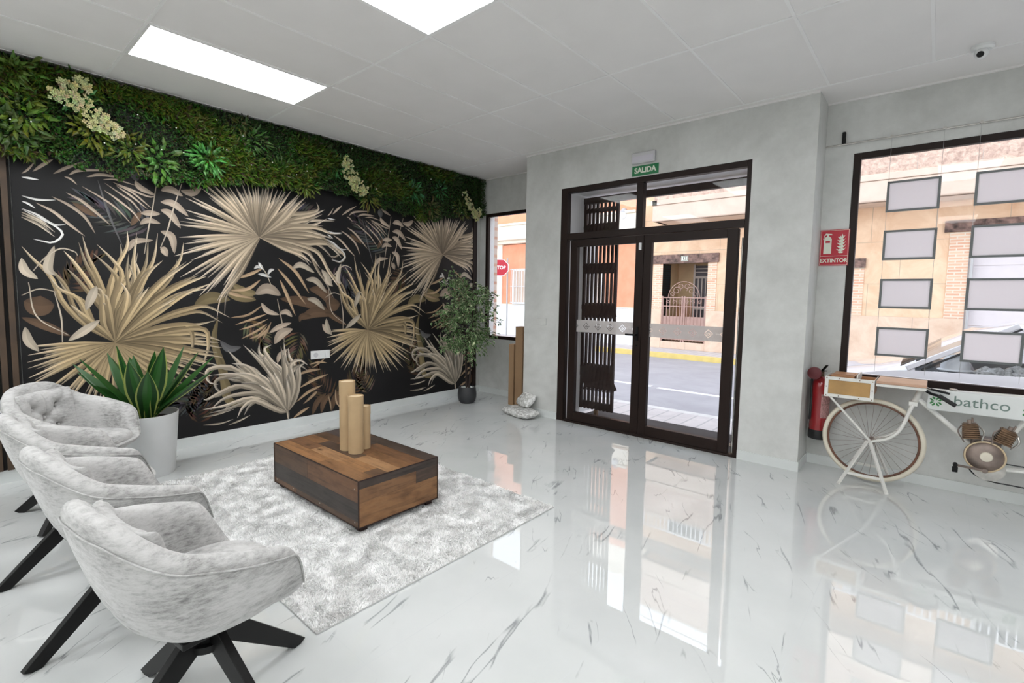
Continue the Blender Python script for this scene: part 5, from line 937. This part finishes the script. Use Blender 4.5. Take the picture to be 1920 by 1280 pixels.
f.cyl((4.935,BY,.67),(4.975,BY,.80),.021)
B('fork',f,M['whitemetal'],bevel=0)
B('frame_tube',MB().cyl((4.96,BY,.70),(5.27,BY,.42),.016),M['whitemetal'])
B('frame_tube',MB().cyl((4.97,BY,.775),(5.62,BY,.80),.014),M['whitemetal'])
B('frame_tube',MB().cyl((5.62,BY,.86),(5.33,BY,.30),.015),M['whitemetal'])
for s in(-.05,.05):
    B('chain_stay',MB().cyl((5.36,BY+s*.6,.285),(5.905,BY+s,.343),.009),M['whitemetal'])
    B('seat_stay',MB().cyl((5.60,BY+s*.4,.80),(5.905,BY+s,.343),.008),M['whitemetal'])
B('support_strut',MB().cyl((4.425,.005,.66),(4.695,.035,.35),.0085),M['whitemetal'])
# A stands
for cx in(4.69,5.905):
    st=MB()
    for yy,ya in((-.085,.04),(.30,.18)):
        st.bar((cx-.165,yy,.0),(cx-.01,ya,.345),.022,.012).bar((cx+.135,yy,.0),(cx+.005,ya,.345),.022,.012)
        st.bar((cx-.125,yy+(ya-yy)*.27,.095),(cx+.10,yy+(ya-yy)*.27,.095),.010,.018)
    st.cyl((cx,.03,.345),(cx,.19,.345),.006)
    B('stand',st,M['whitemetal'],bevel=0,smooth=False)
# crate and boards
cr=thing('crate','small wooden crate with white metal corners carried over the front wheel','crate',(4.54,.15,.66))
fr=MB(); y0,y1=-.012,.004
fr.box(4.385,4.702,y0,y1,.795,.82).box(4.385,4.702,y0,y1,.66,.685).box(4.385,4.41,y0,y1,.685,.795).box(4.677,4.702,y0,y1,.685,.795)
fr.box(4.385,4.389,y1,.29,.795,.82).box(4.698,4.702,y1,.29,.795,.82)
fr.build('metal_frame',M['whitemetal'],cr,smooth=False,bevel=.0015)
MB().box(4.41,4.677,-.004,.006,.685,.795).build('front_board',M['ply'],cr,smooth=False)
MB().box(4.39,4.398,.006,.29,.70,.808).box(4.689,4.697,.006,.29,.70,.808).box(4.398,4.689,.282,.29,.70,.808).box(4.398,4.689,.006,.29,.695,.70).build('box',M['wood'],cr,smooth=False)
for xx,zz in((4.398,.809),(4.48,.809),(4.61,.809),(4.69,.809),(4.398,.672),(4.48,.672),(4.61,.672),(4.69,.672),(4.397,.74),(4.69,.74)): MB().cyl((xx,y0-.0015,zz),(xx,y0,zz),.004,seg=10).build('rivet',M['bronze'],cr)
MB().box(4.42,4.57,.03,.27,.806,.832).box(4.43,4.56,.05,.24,.832,.836).build('lid',M['wood'],cr,smooth=False,bevel=.002)
MB().box(4.585,4.595,.02,.28,.80,.845).build('divider',M['whitemetal'],cr,smooth=False)
sh=thing('table_board','pale pinkish wooden board laid beside the crate above the front wheel','board',(4.85,.15,.8))
MB().box(4.71,4.998,-.005,.30,.802,.822).build('board',M['woodpale'],sh,bevel=.002,smooth=False)
MB().box(4.71,4.998,-.010,.0,.782,.801).box(4.71,4.998,.29,.30,.782,.801).build('rail',M['whitemetal'],sh,smooth=False)
# tank
tk=B('tank',MB().prism([(5.005,.66),(5.02,.648),(5.60,.648),(5.63,.66),(5.63,.785),(5.60,.797),(5.02,.797),(5.005,.785)],.035,.095),M['tank'],bevel=.006)
text('bathco','lettering',M['letter'],tk,.098,(5.285,.0335,.728),FRONT,.0006,.0,1.06)
def petals(cx,cz,name):
    mb=MB()
    for k in range(4):
        a=R(45+90*k)
        for s_ in(-1,1):
            u=Vector((math.cos(a),math.sin(a))); v=Vector((-u.y,u.x))*s_
            p=[u*.008+v*.003,u*.02+v*.016,u*.036+v*.012,u*.034+v*.003]
            q=[(cx+w.x,cz+w.y) for w in p]
            mb.prism(q if s_>0 else q[::-1],.0335,.035)
    mb.build(name,M['leafgreen'],tk,smooth=False)
petals(5.052,.712,'leaf_mark'); petals(5.515,.705,'leaf_mark')
MB().lathe([(.001,0),(.022,0),(.022,.012),(.001,.014)],(5.14,.065,.797),20).build('filler_cap',M['chrome'],tk)
# handlebar & levers
hb=B('handlebar',MB().tube(catmull([(4.975,BY-.02,.80),(4.985,.04,.79),(5.02,-.02,.772),(5.07,-.06,.765)],14),.010,10),M['black'])
MB().cyl((5.065,-.06,.768),(5.155,-.085,.715),.014).build('grip',M['rubber'],hb)
MB().cyl((5.02,.0,.80),(5.12,-.03,.785),.008).build('brake_lever',M['black'],hb)
MB().tube(catmull([(4.99,.08,.81),(5.01,.02,.80),(5.10,-.01,.795)],8),.006,8).build('lever_arm',M['chrome'],hb)
# little V engine
def eng(cx,cz,tilt,name):
    m=MB(); a=R(tilt); u=Vector((math.sin(a),0,math.cos(a))); c=Vector((cx,.05,cz))
    w=Vector((u.z,0,-u.x))
    for i in range(7): m.obox(c+u*(-.045+.014*i),w,(0,1,0),u,.047-.001*i,.045,.0035)
    m.obox(c,w,(0,1,0),u,.034,.034,.05)
    e=B(name,m,M['bronze'],smooth=False)
    MB().cyl(c+u*.045,c+u*.075,.014).cyl(c+u*.06+w*.015,c+u*.09+w*.015,.006).build('spark_plug',M['alloy'],e)
    MB().tube(catmull([c+w*.045+u*.04+Vector((0,-.03,0)),c+w*.065+Vector((0,-.05,0)),c+w*.05-u*.06+Vector((0,-.04,0))],10),.0055,8).build('pipe',M['chrome'],e)
    MB().tube(catmull([c-w*.045+u*.04+Vector((0,-.03,0)),c-w*.065+Vector((0,-.05,0)),c-w*.04-u*.07+Vector((0,-.04,0))],10),.004,8).build('pipe',M['alloy'],e)
eng(5.245,.535,-8,'engine_cylinder'); eng(5.415,.525,20,'engine_cylinder')
dk=B('engine_cover',MB().lathe([(.001,0),(.10,0),(.108,.012),(.104,.022),(.094,.020),(.085,.030),(.05,.044),(.02,.048),(.001,.048)],(5.325,.04,.375),48,axis='y'),M['alloy'],angle=30)
MB().tube([(5.325+.101*math.cos(2*math.pi*i/48),.019,.375+.101*math.sin(2*math.pi*i/48)) for i in range(48)],.0055,8,closed=True).build('cover_ring',M['tubein'],dk,angle=180)
MB().lathe([(.001,0),(.034,0),(.030,.006),(.001,.008)],(5.33,-.005,.38),24,axis='y').build('badge',M['tyre'],dk)
B('crankcase',MB().box(5.25,5.40,.045,.12,.30,.50),M['alloy'],bevel=.012)
cr_=B('crank_arm',MB().bar((5.33,.0,.285),(5.185,-.02,.295),.012,.014).cyl((5.33,-.01,.285),(5.33,.12,.285),.016),M['alloy'],smooth=False)
MB().box(5.165,5.195,-.05,-.02,.25,.285).cyl((5.18,-.048,.30),(5.18,-.012,.30),.013).build('pedal',M['black'],cr_,bevel=.003)
B('chain_ring',MB().lathe([(.001,0),(.085,0),(.085,.004),(.001,.004)],(5.35,.06,.29),40,axis='y'),M['chrome'])
ck=thing('black_cable','black power cable drooping below the bicycle engine','cable',(5.4,.12,.2))
MB().tube(catmull([(5.25,.13,.26),(5.29,.12,.215),(5.37,.11,.19),(5.50,.12,.185),(5.66,.2,.15),(5.72,.30,.012)],26),.0045,8).build('lower_run',M['blackplastic'],ck)
MB().tube(catmull([(5.42,.10,.33),(5.52,.12,.325),(5.60,.14,.315),(5.70,.28,.30)],12),.004,8).build('upper_run',M['blackplastic'],ck)
# ------------------------------------------------------------------ street
GZ=-.15; RZ=-.26; FY=10.0
S('trim_5',MB().box(DX0+.01,DX1-.01,.07,.90,GZ+.001,-.03),M['slate'],smooth=False,bevel=.004)
S('trim_6',MB().box(DX0+.012,DX1-.012,.435,.45,-.04,-.018).box(DX0+.012,DX1-.012,.485,.50,-.04,-.018),M['chrome'],smooth=False)
def stuff(name,mb,m,label,cat,**k):
    o=mb.build(name,m,None,smooth=False,**k); o['kind']='structure'; return o
stuff('pavement',MB().box(-22,16,.471,2.0,-.6,GZ),M['pave'],'','')
stuff('kerb',MB().box(-22,16,2.0,2.14,-.6,GZ),M['kerb'],'','')
stuff('road',MB().box(-22,16,2.14,8.55,-.6,RZ),M['asphalt'],'','')
stuff('far_kerb',MB().box(-22,16,8.56,8.8,-.6,GZ+.015),M['yellow'],'','')
stuff('far_pavement',MB().box(-22,16,8.8,FY+.9,-.6,GZ+.012),M['pave'],'','')
o=MB().box(-22,1.05,4.10,4.22,RZ-.01,RZ+.004).box(1.2,6,4.03,4.15,RZ-.01,RZ+.004).build('road_marking',M['roadwhite'],None,smooth=False); o['kind']='structure'
# sandstone house
hs=thing('stone_building','sandstone house with balconies across the street behind the doors','building',(2,FY,GZ))
def Hb(name,mb,m,**k): k.setdefault('smooth',False); return mb.build(name,m,hs,**k)
X0,X1=-2.15,14
OX0,OX1,OZ=-1.38,-.03,2.42   # porch opening
GX0=5.45
w=MB().box(X0,OX0,FY,FY+.4,1.05,3.75).box(OX0,OX1,FY,FY+.4,OZ+.28,3.75).box(OX1,2.0,FY,FY+.4,1.05,3.75).box(2.0,3.4,FY,FY+.4,2.4,3.75).box(3.4,GX0,FY,FY+.4,1.05,3.75).box(GX0,X1,FY,FY+.4,2.9,3.75)
Hb('wall',w,M['stone'])
Hb('plinth',MB().box(X0,OX0,FY-.03,FY+.4,GZ+.012,1.05).box(OX1,2.0,FY-.03,FY+.4,GZ+.012,1.05).box(3.4,GX0-.0,FY-.03,FY+.4,GZ+.012,1.05).box(OX0,OX1,FY-.02,FY+.4,GZ+.012,.08),M['stonelow'],bevel=.01)
Hb('upper_wall',MB().box(X0,X1,FY,FY+.4,3.75,6.6),M['stone'])
Hb('upper_wall',MB().box(X0,X1,FY,FY+.4,6.6,8.3),M['cream'])
Hb('pilaster',MB().box(OX0-.30,OX0,FY-.02,FY+.6,1.05,2.44),M['brick']); Hb('pilaster',MB().box(OX1,OX1+.25,FY-.02,FY+.6,1.05,2.44),M['brick'])
Hb('pilaster',MB().box(3.40,3.64,FY-.02,FY+.3,1.05,2.2),M['brick']); Hb('pilaster',MB().box(5.12,GX0,FY-.02,FY+.3,1.05,2.92),M['brick'])
Hb('lintel',MB().box(OX0-.52,OX1+.30,FY-.06,FY+.2,2.44,2.70),M['lintel']); Hb('lintel',MB().box(1.7,3.66,FY-.06,FY+.2,2.2,2.42),M['lintel']); Hb('lintel',MB().box(5.02,9.5,FY-.06,FY+.2,2.93,3.17),M['lintel'])
# porch
Hb('porch',MB().box(OX0,OX1,FY+1.2,FY+1.3,0,2.7).box(OX0-.05,OX0,FY+.0,FY+1.2,0,2.7).box(OX1,OX1+.05,FY,FY+1.2,0,2.7).box(OX0,OX1,FY+.2,FY+1.3,2.5,2.6).box(OX0,OX1,FY+.4,FY+1.2,GZ,.08),M['tan'])
dr=Hb('front_door',MB().box(-.80,-.06,FY+1.10,FY+1.16,.08,2.42),M['doordark'])
fr=MB().box(-.84,-.78,FY+1.06,FY+1.12,.08,2.46).box(-.1,-.04,FY+1.06,FY+1.12,.08,2.46).box(-.78,-.1,FY+1.06,FY+1.12,2.02,2.10).box(-.78,-.1,FY+1.06,FY+1.12,1.05,1.13).box(-.78,-.1,FY+1.06,FY+1.12,2.2,2.23).box(-.78,-.1,FY+1.06,FY+1.12,2.31,2.34)
for k in range(5): fr.box(-.70+.115*k,-.665+.115*k,FY+1.07,FY+1.10,.1,2.02)
fr.build('door_bars',M['doorframe'],dr,smooth=False)
Hb('timber_panel',MB().box(OX0+.02,-.86,FY+1.12,FY+1.17,.08,1.2),M['wood'])
# wrought gate
gt=Hb('iron_gate',MB().box(OX0,OX1,FY-.005,FY+.025,1.40,1.43).box(OX0,OX1,FY-.005,FY+.025,1.14,1.165).box(OX0,OX1,FY-.005,FY+.025,.14,.18),M['pinkiron'])
pk=MB()
for i in range(13):
    x=OX0+.05+i*(OX1-OX0-.1)/12; pk.cyl((x,FY+.01,.12),(x,FY+.01,1.43),.011,seg=8)
for x in(OX0+.02,-.71-.03,-.70+.03,OX1-.02): pk.box(x-.02,x+.02,FY-.01,FY+.03,.06,1.46)
pk.build('bars',M['pinkiron'],gt)
sc=MB(); ac=(-.71,1.42); sc.tube([(ac[0]+.47*math.cos(R(a)),FY+.01,ac[1]+.47*math.sin(R(a))) for a in range(0,181,6)],.012,8)
def spiral(cx,cz,r,turn,flip=1):
    sc.tube([(cx+flip*r*(1-t*.75)*math.cos(t*turn),FY+.01,cz+r*(1-t*.75)*math.sin(t*turn)) for t in [i/26 for i in range(27)]],.009,6)
for cx,f_ in((-.93,1),(-.49,-1)): spiral(cx,1.62,.13,8,f_); spiral(cx+(-.12 if f_>0 else .12),1.50,.07,7,-f_)
spiral(-.62,1.74,.09,8); spiral(-.80,1.74,.09,8,-1)
for i in range(6): spiral(-1.18+i*.19,1.28,.06,7,1 if i%2 else -1)
sc.build('scrolls',M['pinkiron'],gt,angle=180)
MB().box(OX0+.02,OX1-.02,FY+.015,FY+.02,.18,.85).build('gate_sheet',M['pinkiron'],gt,smooth=False)
npl=Hb('number_plate',MB().box(-.80,-.60,FY-.075,FY-.061,2.49,2.65),M['signwhite'],bevel=.004)
MB().box(-.785,-.615,FY-.0775,FY-.075,2.505,2.635).build('plate_border',M['leafgreen'],npl,smooth=False).data.materials[0]=M['slate']
MB().box(-.775,-.625,FY-.079,FY-.0775,2.515,2.625).build('plate_face',M['signwhite'],npl,smooth=False)
text('13','numerals',M['slate'],npl,.12,(-.70,FY-.080,2.57),FRONT,.0008,.002)
# second doorway (mostly hidden)
Hb('side_door',MB().box(2.0,3.4,FY+.3,FY+.35,GZ,2.4),M['garage'])
# garage
Hb('garage_door',MB().box(GX0,12.5,FY+.10,FY+.2,GZ+.012,2.9),M['garage'])
gl=MB()
for k in range(7): gl.box(GX0,12.5,FY+.085,FY+.10,.05+.43*k,.44+.43*k)
Hb('garage_slats',gl,M['garage'],bevel=.006); Hb('drain_pipe',MB().cyl((GX0+.05,FY-.04,.4),(GX0+.05,FY-.04,2.9),.03),M['post'],smooth=True)
# balconies
for zb_,nm in((3.60,1),(6.55,2)):
    b=Hb('balcony',MB().box(X0+.75,X1,FY-.82,FY,zb_,zb_+.10).box(X0+.75,X1,FY-.86,FY-.70,zb_,zb_+.46).box(X0+.75,X0+.92,FY-.7,FY,zb_,zb_+.46),M['mould'],bevel=.03)
    MB().box(X0+.74,X1,FY-.88,FY-.70,zb_+.46,zb_+.60).box(X0+.72,X0+.9,FY-.88,FY,zb_+.46,zb_+.60).build('moulding',M['mould'],b,smooth=False,bevel=.01)
    MB().box(X0+.80,X1,FY-.85,FY-.75,zb_+.60,zb_+1.40).box(X0+.8,X0+.9,FY-.75,FY,zb_+.60,zb_+1.40).build('rough_parapet',M['rough'],b,smooth=False)
    MB().box(X0+.78,X1,FY-.87,FY-.73,zb_+1.40,zb_+1.46).build('coping',M['mould'],b,smooth=False)
    rl=MB().box(X0+.8,X1,FY-.82,FY-.78,zb_+1.86,zb_+1.9).box(X0+.8,X1,FY-.81,FY-.79,zb_+1.52,zb_+1.54)
    x=X0+.82
    while x<X1-.1: rl.box(x,x+.03,FY-.81,FY-.79,zb_+1.46,zb_+1.9); x+=.13
    rl.build('railing',M['white'],b,smooth=False)
for x in(-.9,1.4,3.7,6.0,8.3):
    wn=Hb('window',MB().box(x,x+1.1,FY-.03,FY+.02,4.2,5.9),M['white']); MB().box(x+.08,x+1.02,FY-.04,FY-.03,4.28,5.82).build('pane',M['carglass'],wn,smooth=False)
# salmon house
oh=thing('salmon_building','salmon-coloured house with white dado seen through the left window','building',(-8,FY,GZ))
def Ob(name,mb,m,**k): k.setdefault('smooth',False); return mb.build(name,m,oh,**k)
Ob('wall',MB().box(-22,X0-.01,FY+.05,FY+.4,1.07,3.35).box(-22,X0-.01,FY+.05,FY+.4,4.1,7.0),M['orange'])
Ob('dado',MB().box(-22,X0-.01,FY+.02,FY+.4,GZ+.012,1.04),M['dado']); Ob('dado_cap',MB().box(-22,X0-.01,FY+.0,FY+.1,1.04,1.07),M['cream'])
Ob('cornice',MB().box(-22,X0-.01,FY-.35,FY+.3,3.50,4.02).box(-22,X0-.01,FY-.15,FY+.3,3.38,3.5).box(-22,X0-.01,FY-.42,FY+.3,4.02,4.1),M['cream'],bevel=.02)
Ob('attic_wall',MB().box(-22,X0-.01,FY+.05,FY+.4,7.0,8.0),M['cream'])
Ob('corner_strip',MB().box(-8.35,-8.0,FY+.0,FY+.1,1.07,3.4),M['cream'])
for x in(-7.45,-11.0,-4.9):
    wn=Ob('window',MB().box(x,x+1.5,FY+.0,FY+.06,1.06,2.42),M['white'])
    MB().box(x+.08,x+1.42,FY-.005,FY+.0,1.14,2.34).build('pane',M['mould'],wn,smooth=False)
    br_=MB()
    for k in range(12): br_.box(x+.03+k*.13,x+.05+k*.13,FY-.12,FY-.10,1.1,2.42)
    br_.box(x,x+1.5,FY-.12,FY-.10,1.12,1.15).box(x,x+1.5,FY-.12,FY-.10,2.38,2.41).box(x,x+1.5,FY-.12,FY-.10,1.74,1.76)
    br_.build('grille',M['white'],wn,smooth=False)
wl=thing('wall_lantern','old street lantern on a scrolled bracket on the salmon wall','lantern',(-2.6,FY-.1,3.8))
MB().tube(catmull([(-2.55,FY+.0,3.62),(-2.45,FY-.2,3.58),(-2.5,FY-.32,3.72),(-2.6,FY-.3,3.80)],14),.02,8).build('bracket',M['post'],wl)
MB().sphere((-2.6,FY-.3,3.98),.14,16,sc=(1,1,1.1)).build('globe',M['white'],wl); MB().lathe([(.001,0),(.16,0),(.07,.12),(.001,.14)],(-2.6,FY-.3,4.06),20).build('cap',M['post'],wl)
MB().box(-2.36,-2.18,FY-.05,FY+.06,3.68,3.92).build('junction_box',M['white'],wl,smooth=False)
# stop sign
st=thing('stop_sign','red octagonal STOP sign on a thin grey post across the street','traffic sign',(-7.5,9.35,GZ))
cx,cz,ry=-7.50,2.44,9.35
dn=Vector((.62,-.785,0)).normalized(); sd=Vector((-dn.y,dn.x,0))*1.0   # plate faces the shop
if sd.x<0: sd=-sd
def octo(r,off):
    c=Vector((cx,ry,cz))+dn*off
    return [c+sd*r*math.cos(R(22.5+45*k))+Vector((0,0,r*math.sin(R(22.5+45*k)))) for k in range(8)]
def plate(r,a,b):
    A,B_=octo(r,a),octo(r,b); return MB().add(A+B_,[tuple(range(8)),tuple(reversed(range(8,16)))]+[(i,i+8,(i+1)%8+8,(i+1)%8) for i in range(8)])
plate(.34,-.012,0).build('border_plate',M['white'],st,smooth=False); plate(.315,0,.003).build('red_plate',M['red'],st,smooth=False)
yaw=math.atan2(sd.y,sd.x); text('STOP','lettering',M['white'],st,.18,tuple(Vector((cx,ry,cz))+dn*.005),Euler((R(90),0,yaw)),.001,.006,.95)
pp=Vector((cx,ry,0))+sd*.27-dn*.055
MB().cyl((pp.x,pp.y,GZ),(pp.x,pp.y,2.80),.03).build('post',M['post'],st)
# folding scissor gate
sg=thing('folding_gate','dark brown folding security gate pushed to the left outside the doors','gate',(2.05,.47,0))
gx0,gx1=1.83,2.245; ng=9
for i in range(ng):
    x=gx0+i*(gx1-gx0)/(ng-1); wd=.011 if 0<i<ng-1 else .017
    MB().box(x-wd,x+wd,.455,.485,.075,2.49).build('upright',M['brown2'],sg,smooth=False)
for z0,z1 in ((.30,.62),(.98,1.06),(1.16,1.34),(1.68,1.80),(2.12,2.26),(.08,.16),(2.38,2.43)):
    m=MB(); k=ng-1
    for i in range(k):
        xa=gx0+i*(gx1-gx0)/k; xb=gx0+(i+1)*(gx1-gx0)/k
        m.bar((xa,.452,z0),(xb,.452,z1),.006,.03).bar((xa,.489,z1),(xb,.489,z0),.006,.03)
        m.bar((xa,.4535,(z0+z1)/2-.015),(xb,.4535,(z0+z1)/2+.015),.004,(z1-z0)*.9)
    m.build('lattice',M['brown2'],sg,smooth=False)
MB().box(1.815,3.745,.44,.50,2.49,2.562).build('top_rail',M['brown2'],sg,smooth=False,bevel=.003)
MB().box(3.64,3.745,.43,.50,.0,2.45).build('side_channel',M['brown2'],sg,smooth=False)
MB().box(2.02,2.06,.45,.49,.008,.075).build('roller',M['bronze'],sg,smooth=False)
# car
cb=thing('parked_car','white parked car whose bonnet and side window show through the right window','car',(5.7,3.9,RZ))
CY,HW=3.90,.86
secs=[ # x, z_under, z_belt, z_top, w_belt, w_top   (heights above road)
(3.78,.30,.52,.56,.55,.50),(3.86,.22,.62,.70,.74,.66),(4.05,.20,.70,.775,.83,.72),(4.5,.20,.80,.86,.855,.74),(4.72,.20,.84,.93,.86,.75),
(4.86,.20,.85,1.02,.86,.72),(5.08,.20,.86,1.19,.86,.67),(5.36,.20,.87,1.35,.86,.62),(5.74,.20,.88,1.445,.86,.59),(6.7,.20,.90,1.47,.86,.57),(7.3,.20,.92,1.42,.85,.56),(7.7,.25,.94,1.15,.80,.56),(7.85,.32,.80,.90,.70,.55)]
rings=[]
for x,zu,zbt,ztp,wb,wt in secs:
    q=[(-wb*.93,zu),(-wb,zu+.2*(zbt-zu)),(-wb,zbt-.08),(-wb*.985,zbt),(-wt-.02,ztp-.05),(-wt*.9,ztp-.012),(-wt*.4,ztp),(wt*.4,ztp),(wt*.9,ztp-.012),(wt+.02,ztp-.05),(wb*.985,zbt),(wb,zbt-.08),(wb,zu+.2*(zbt-zu)),(wb*.93,zu)]
    rings.append([(x,CY+a,RZ+b) for a,b in q])
vs=[v for r_ in rings for v in r_]; m=14; fs=[];gfs=[]
for i in range(len(secs)-1):
    for j in range(m):
        f_=(i*m+j,i*m+(j+1)%m,(i+1)*m+(j+1)%m,(i+1)*m+j)
        win=(j in(3,9) and 5<=i<=9) or (j in(4,5,6,7,8) and 4<=i<=5 ) 
        (gfs if win else fs).append(f_)
fs.append(tuple(reversed(range(m)))); fs.append(tuple((len(secs)-1)*m+j for j in range(m)))
MB().add(vs,fs).build('body',M['carpaint'],cb,angle=32)
MB().add(vs,gfs).build('windows',glass('car_window_glass',(.86,.87,.88)),cb,angle=32)
for i in(7,): pass
MB().bar((4.92,CY-HW*.985-.004,RZ+.87),(5.74,CY-.62,RZ+1.385),.012,.022).build('door_seal',M['rubber'],cb)
MB().box(5.0,5.42,CY-.78,CY+.78,RZ+.55,RZ+.865).build('dashboard',M['blackplastic'],cb,bevel=.05)
for sy_ in(-.4,.4):
    MB().box(5.95,6.45,CY+sy_-.25,CY+sy_+.25,RZ+.35,RZ+.55).box(6.35,6.5,CY+sy_-.24,CY+sy_+.24,RZ+.5,RZ+1.12).box(6.38,6.46,CY+sy_-.12,CY+sy_+.12,RZ+1.14,RZ+1.32).build('car_seat',M['blackplastic'],cb,bevel=.05)
MB().box(6.6,7.6,CY-.7,CY+.7,RZ+.35,RZ+.9).build('rear_bench',M['blackplastic'],cb,bevel=.06)
MB().box(5.05,7.5,CY-.80,CY+.80,RZ+.22,RZ+.33).build('cabin_floor',M['blackplastic'],cb,smooth=False)
for xx in(4.42,7.05):
    for s_ in(-1,1):
        wh=MB().lathe([(.001,0),(.30,0),(.315,.03),(.315,.17),(.30,.2),(.001,.2)],(xx,CY+s_*(HW-.09)+.1,RZ+.316),36,axis='y').build('tyre',M['rubber'],cb)
        MB().lathe([(.001,0),(.20,0),(.19,.03),(.001,.04)],(xx,CY+s_*(HW-.09)+(-.1 if s_<0 else .135),RZ+.316),24,axis='y').build('wheel_trim',M['alloy'],wh)
MB().sphere((3.93,CY-.60,RZ+.62),.10,16,sc=(.6,1.4,.7)).build('headlamp',M['chrome'],cb)
CX_=0
MB().bar((4.78,CY-HW*.985,RZ+.87),(5.72,CY-.60,RZ+1.425),.03,.06).build('door_pillar',M['carpaint'],cb,bevel=.008)
hm=thing('hard_hat','white hard hat lying on the dashboard of the parked car','hard hat',(5.22,CY-.60,RZ+.865))
MB().lathe([(.001,.19),(.06,.18),(.10,.15),(.130,.09),(.138,.02),(.165,.008),(.165,.0),(.001,.0)][::-1],(5.22,CY-.60,RZ+.867),28).build('shell',mat('bright_white_helmet',(.95,.95,.95),.3),hm,angle=50)
for i,(xx,yy,lab) in enumerate([(5.50,-.62,'crumpled clear plastic bag beside the hard hat in the parked car'),(5.72,-.58,'second crumpled plastic bag in the parked car, farther from the hard hat')]):
    mb=MB().sphere((xx,CY+yy,RZ+.83),.12,18,sc=(1.1,.7,1.0))
    for k in range(len(mb.v)):
        v=Vector(mb.v[k]); mb.v[k]=tuple(v+Vector((1,1,1.3))*.06*noise.noise(v*14+Vector((i*3,0,0))))
    o=mb.build('plastic_bag',M['bag'],None,angle=20); tag(o,lab,'plastic bag')
MB().box(5.45,5.80,CY-.72,CY-.40,RZ+.33,RZ+.77).build('console',M['blackplastic'],cb,bevel=.02)
# opposite parapet of our own street side is out of view
SKY=2.5; SUN=0.3; EXPO=0.12
# ------------------------------------------------------------------ camera, light
cam=bpy.data.cameras.new('camera'); co=bpy.data.objects.new('camera',cam); COL.objects.link(co); scn.camera=co
F,CX,CYp=922.816,947.571,626.192; rx,ry,rz=-4.566,-.871,41.23
cam.sensor_width=36; cam.sensor_fit='HORIZONTAL'; cam.lens=F/1920*36; cam.shift_x=(960-CX)/1920; cam.shift_y=-(640-CYp)/1920; cam.clip_start=.05
Rz=Matrix.Rotation(R(rz),3,'Z'); Rx=Matrix.Rotation(R(rx),3,'X'); Ry=Matrix.Rotation(R(ry),3,'Y')
Rm=Rz@Rx@Ry@Matrix.Rotation(R(90),3,'X')
co.matrix_world=Matrix.Translation((5.022,-4.588,1.421))@Rm.to_4x4()
w=bpy.data.worlds.new('sky'); scn.world=w; w.use_nodes=True; nt=w.node_tree; bg=nt.nodes['Background']
tc=N(nt,'ShaderNodeTexCoord'); sp=N(nt,'ShaderNodeSeparateXYZ'); L(nt,tc.outputs['Generated'],sp.inputs[0])
L(nt,ramp(nt,sp.outputs['Z'],[(0,(.93,.95,1.0)),(.5,(.80,.88,1.0)),(1,(.72,.83,1.0))]),bg.inputs['Color']); bg.inputs['Strength'].default_value=SKY
sun=bpy.data.lights.new('sun','SUN'); sun.energy=SUN; sun.angle=R(6); sun.color=(1,.95,.88); so=bpy.data.objects.new('sun',sun); COL.objects.link(so); so.rotation_euler=Vector((.35,.62,-.75)).to_track_quat('-Z','Y').to_euler()
scn.view_settings.view_transform='Standard'; scn.view_settings.look='None'; scn.view_settings.exposure=EXPO; scn.view_settings.gamma=1; scn.view_settings.use_curve_mapping=False
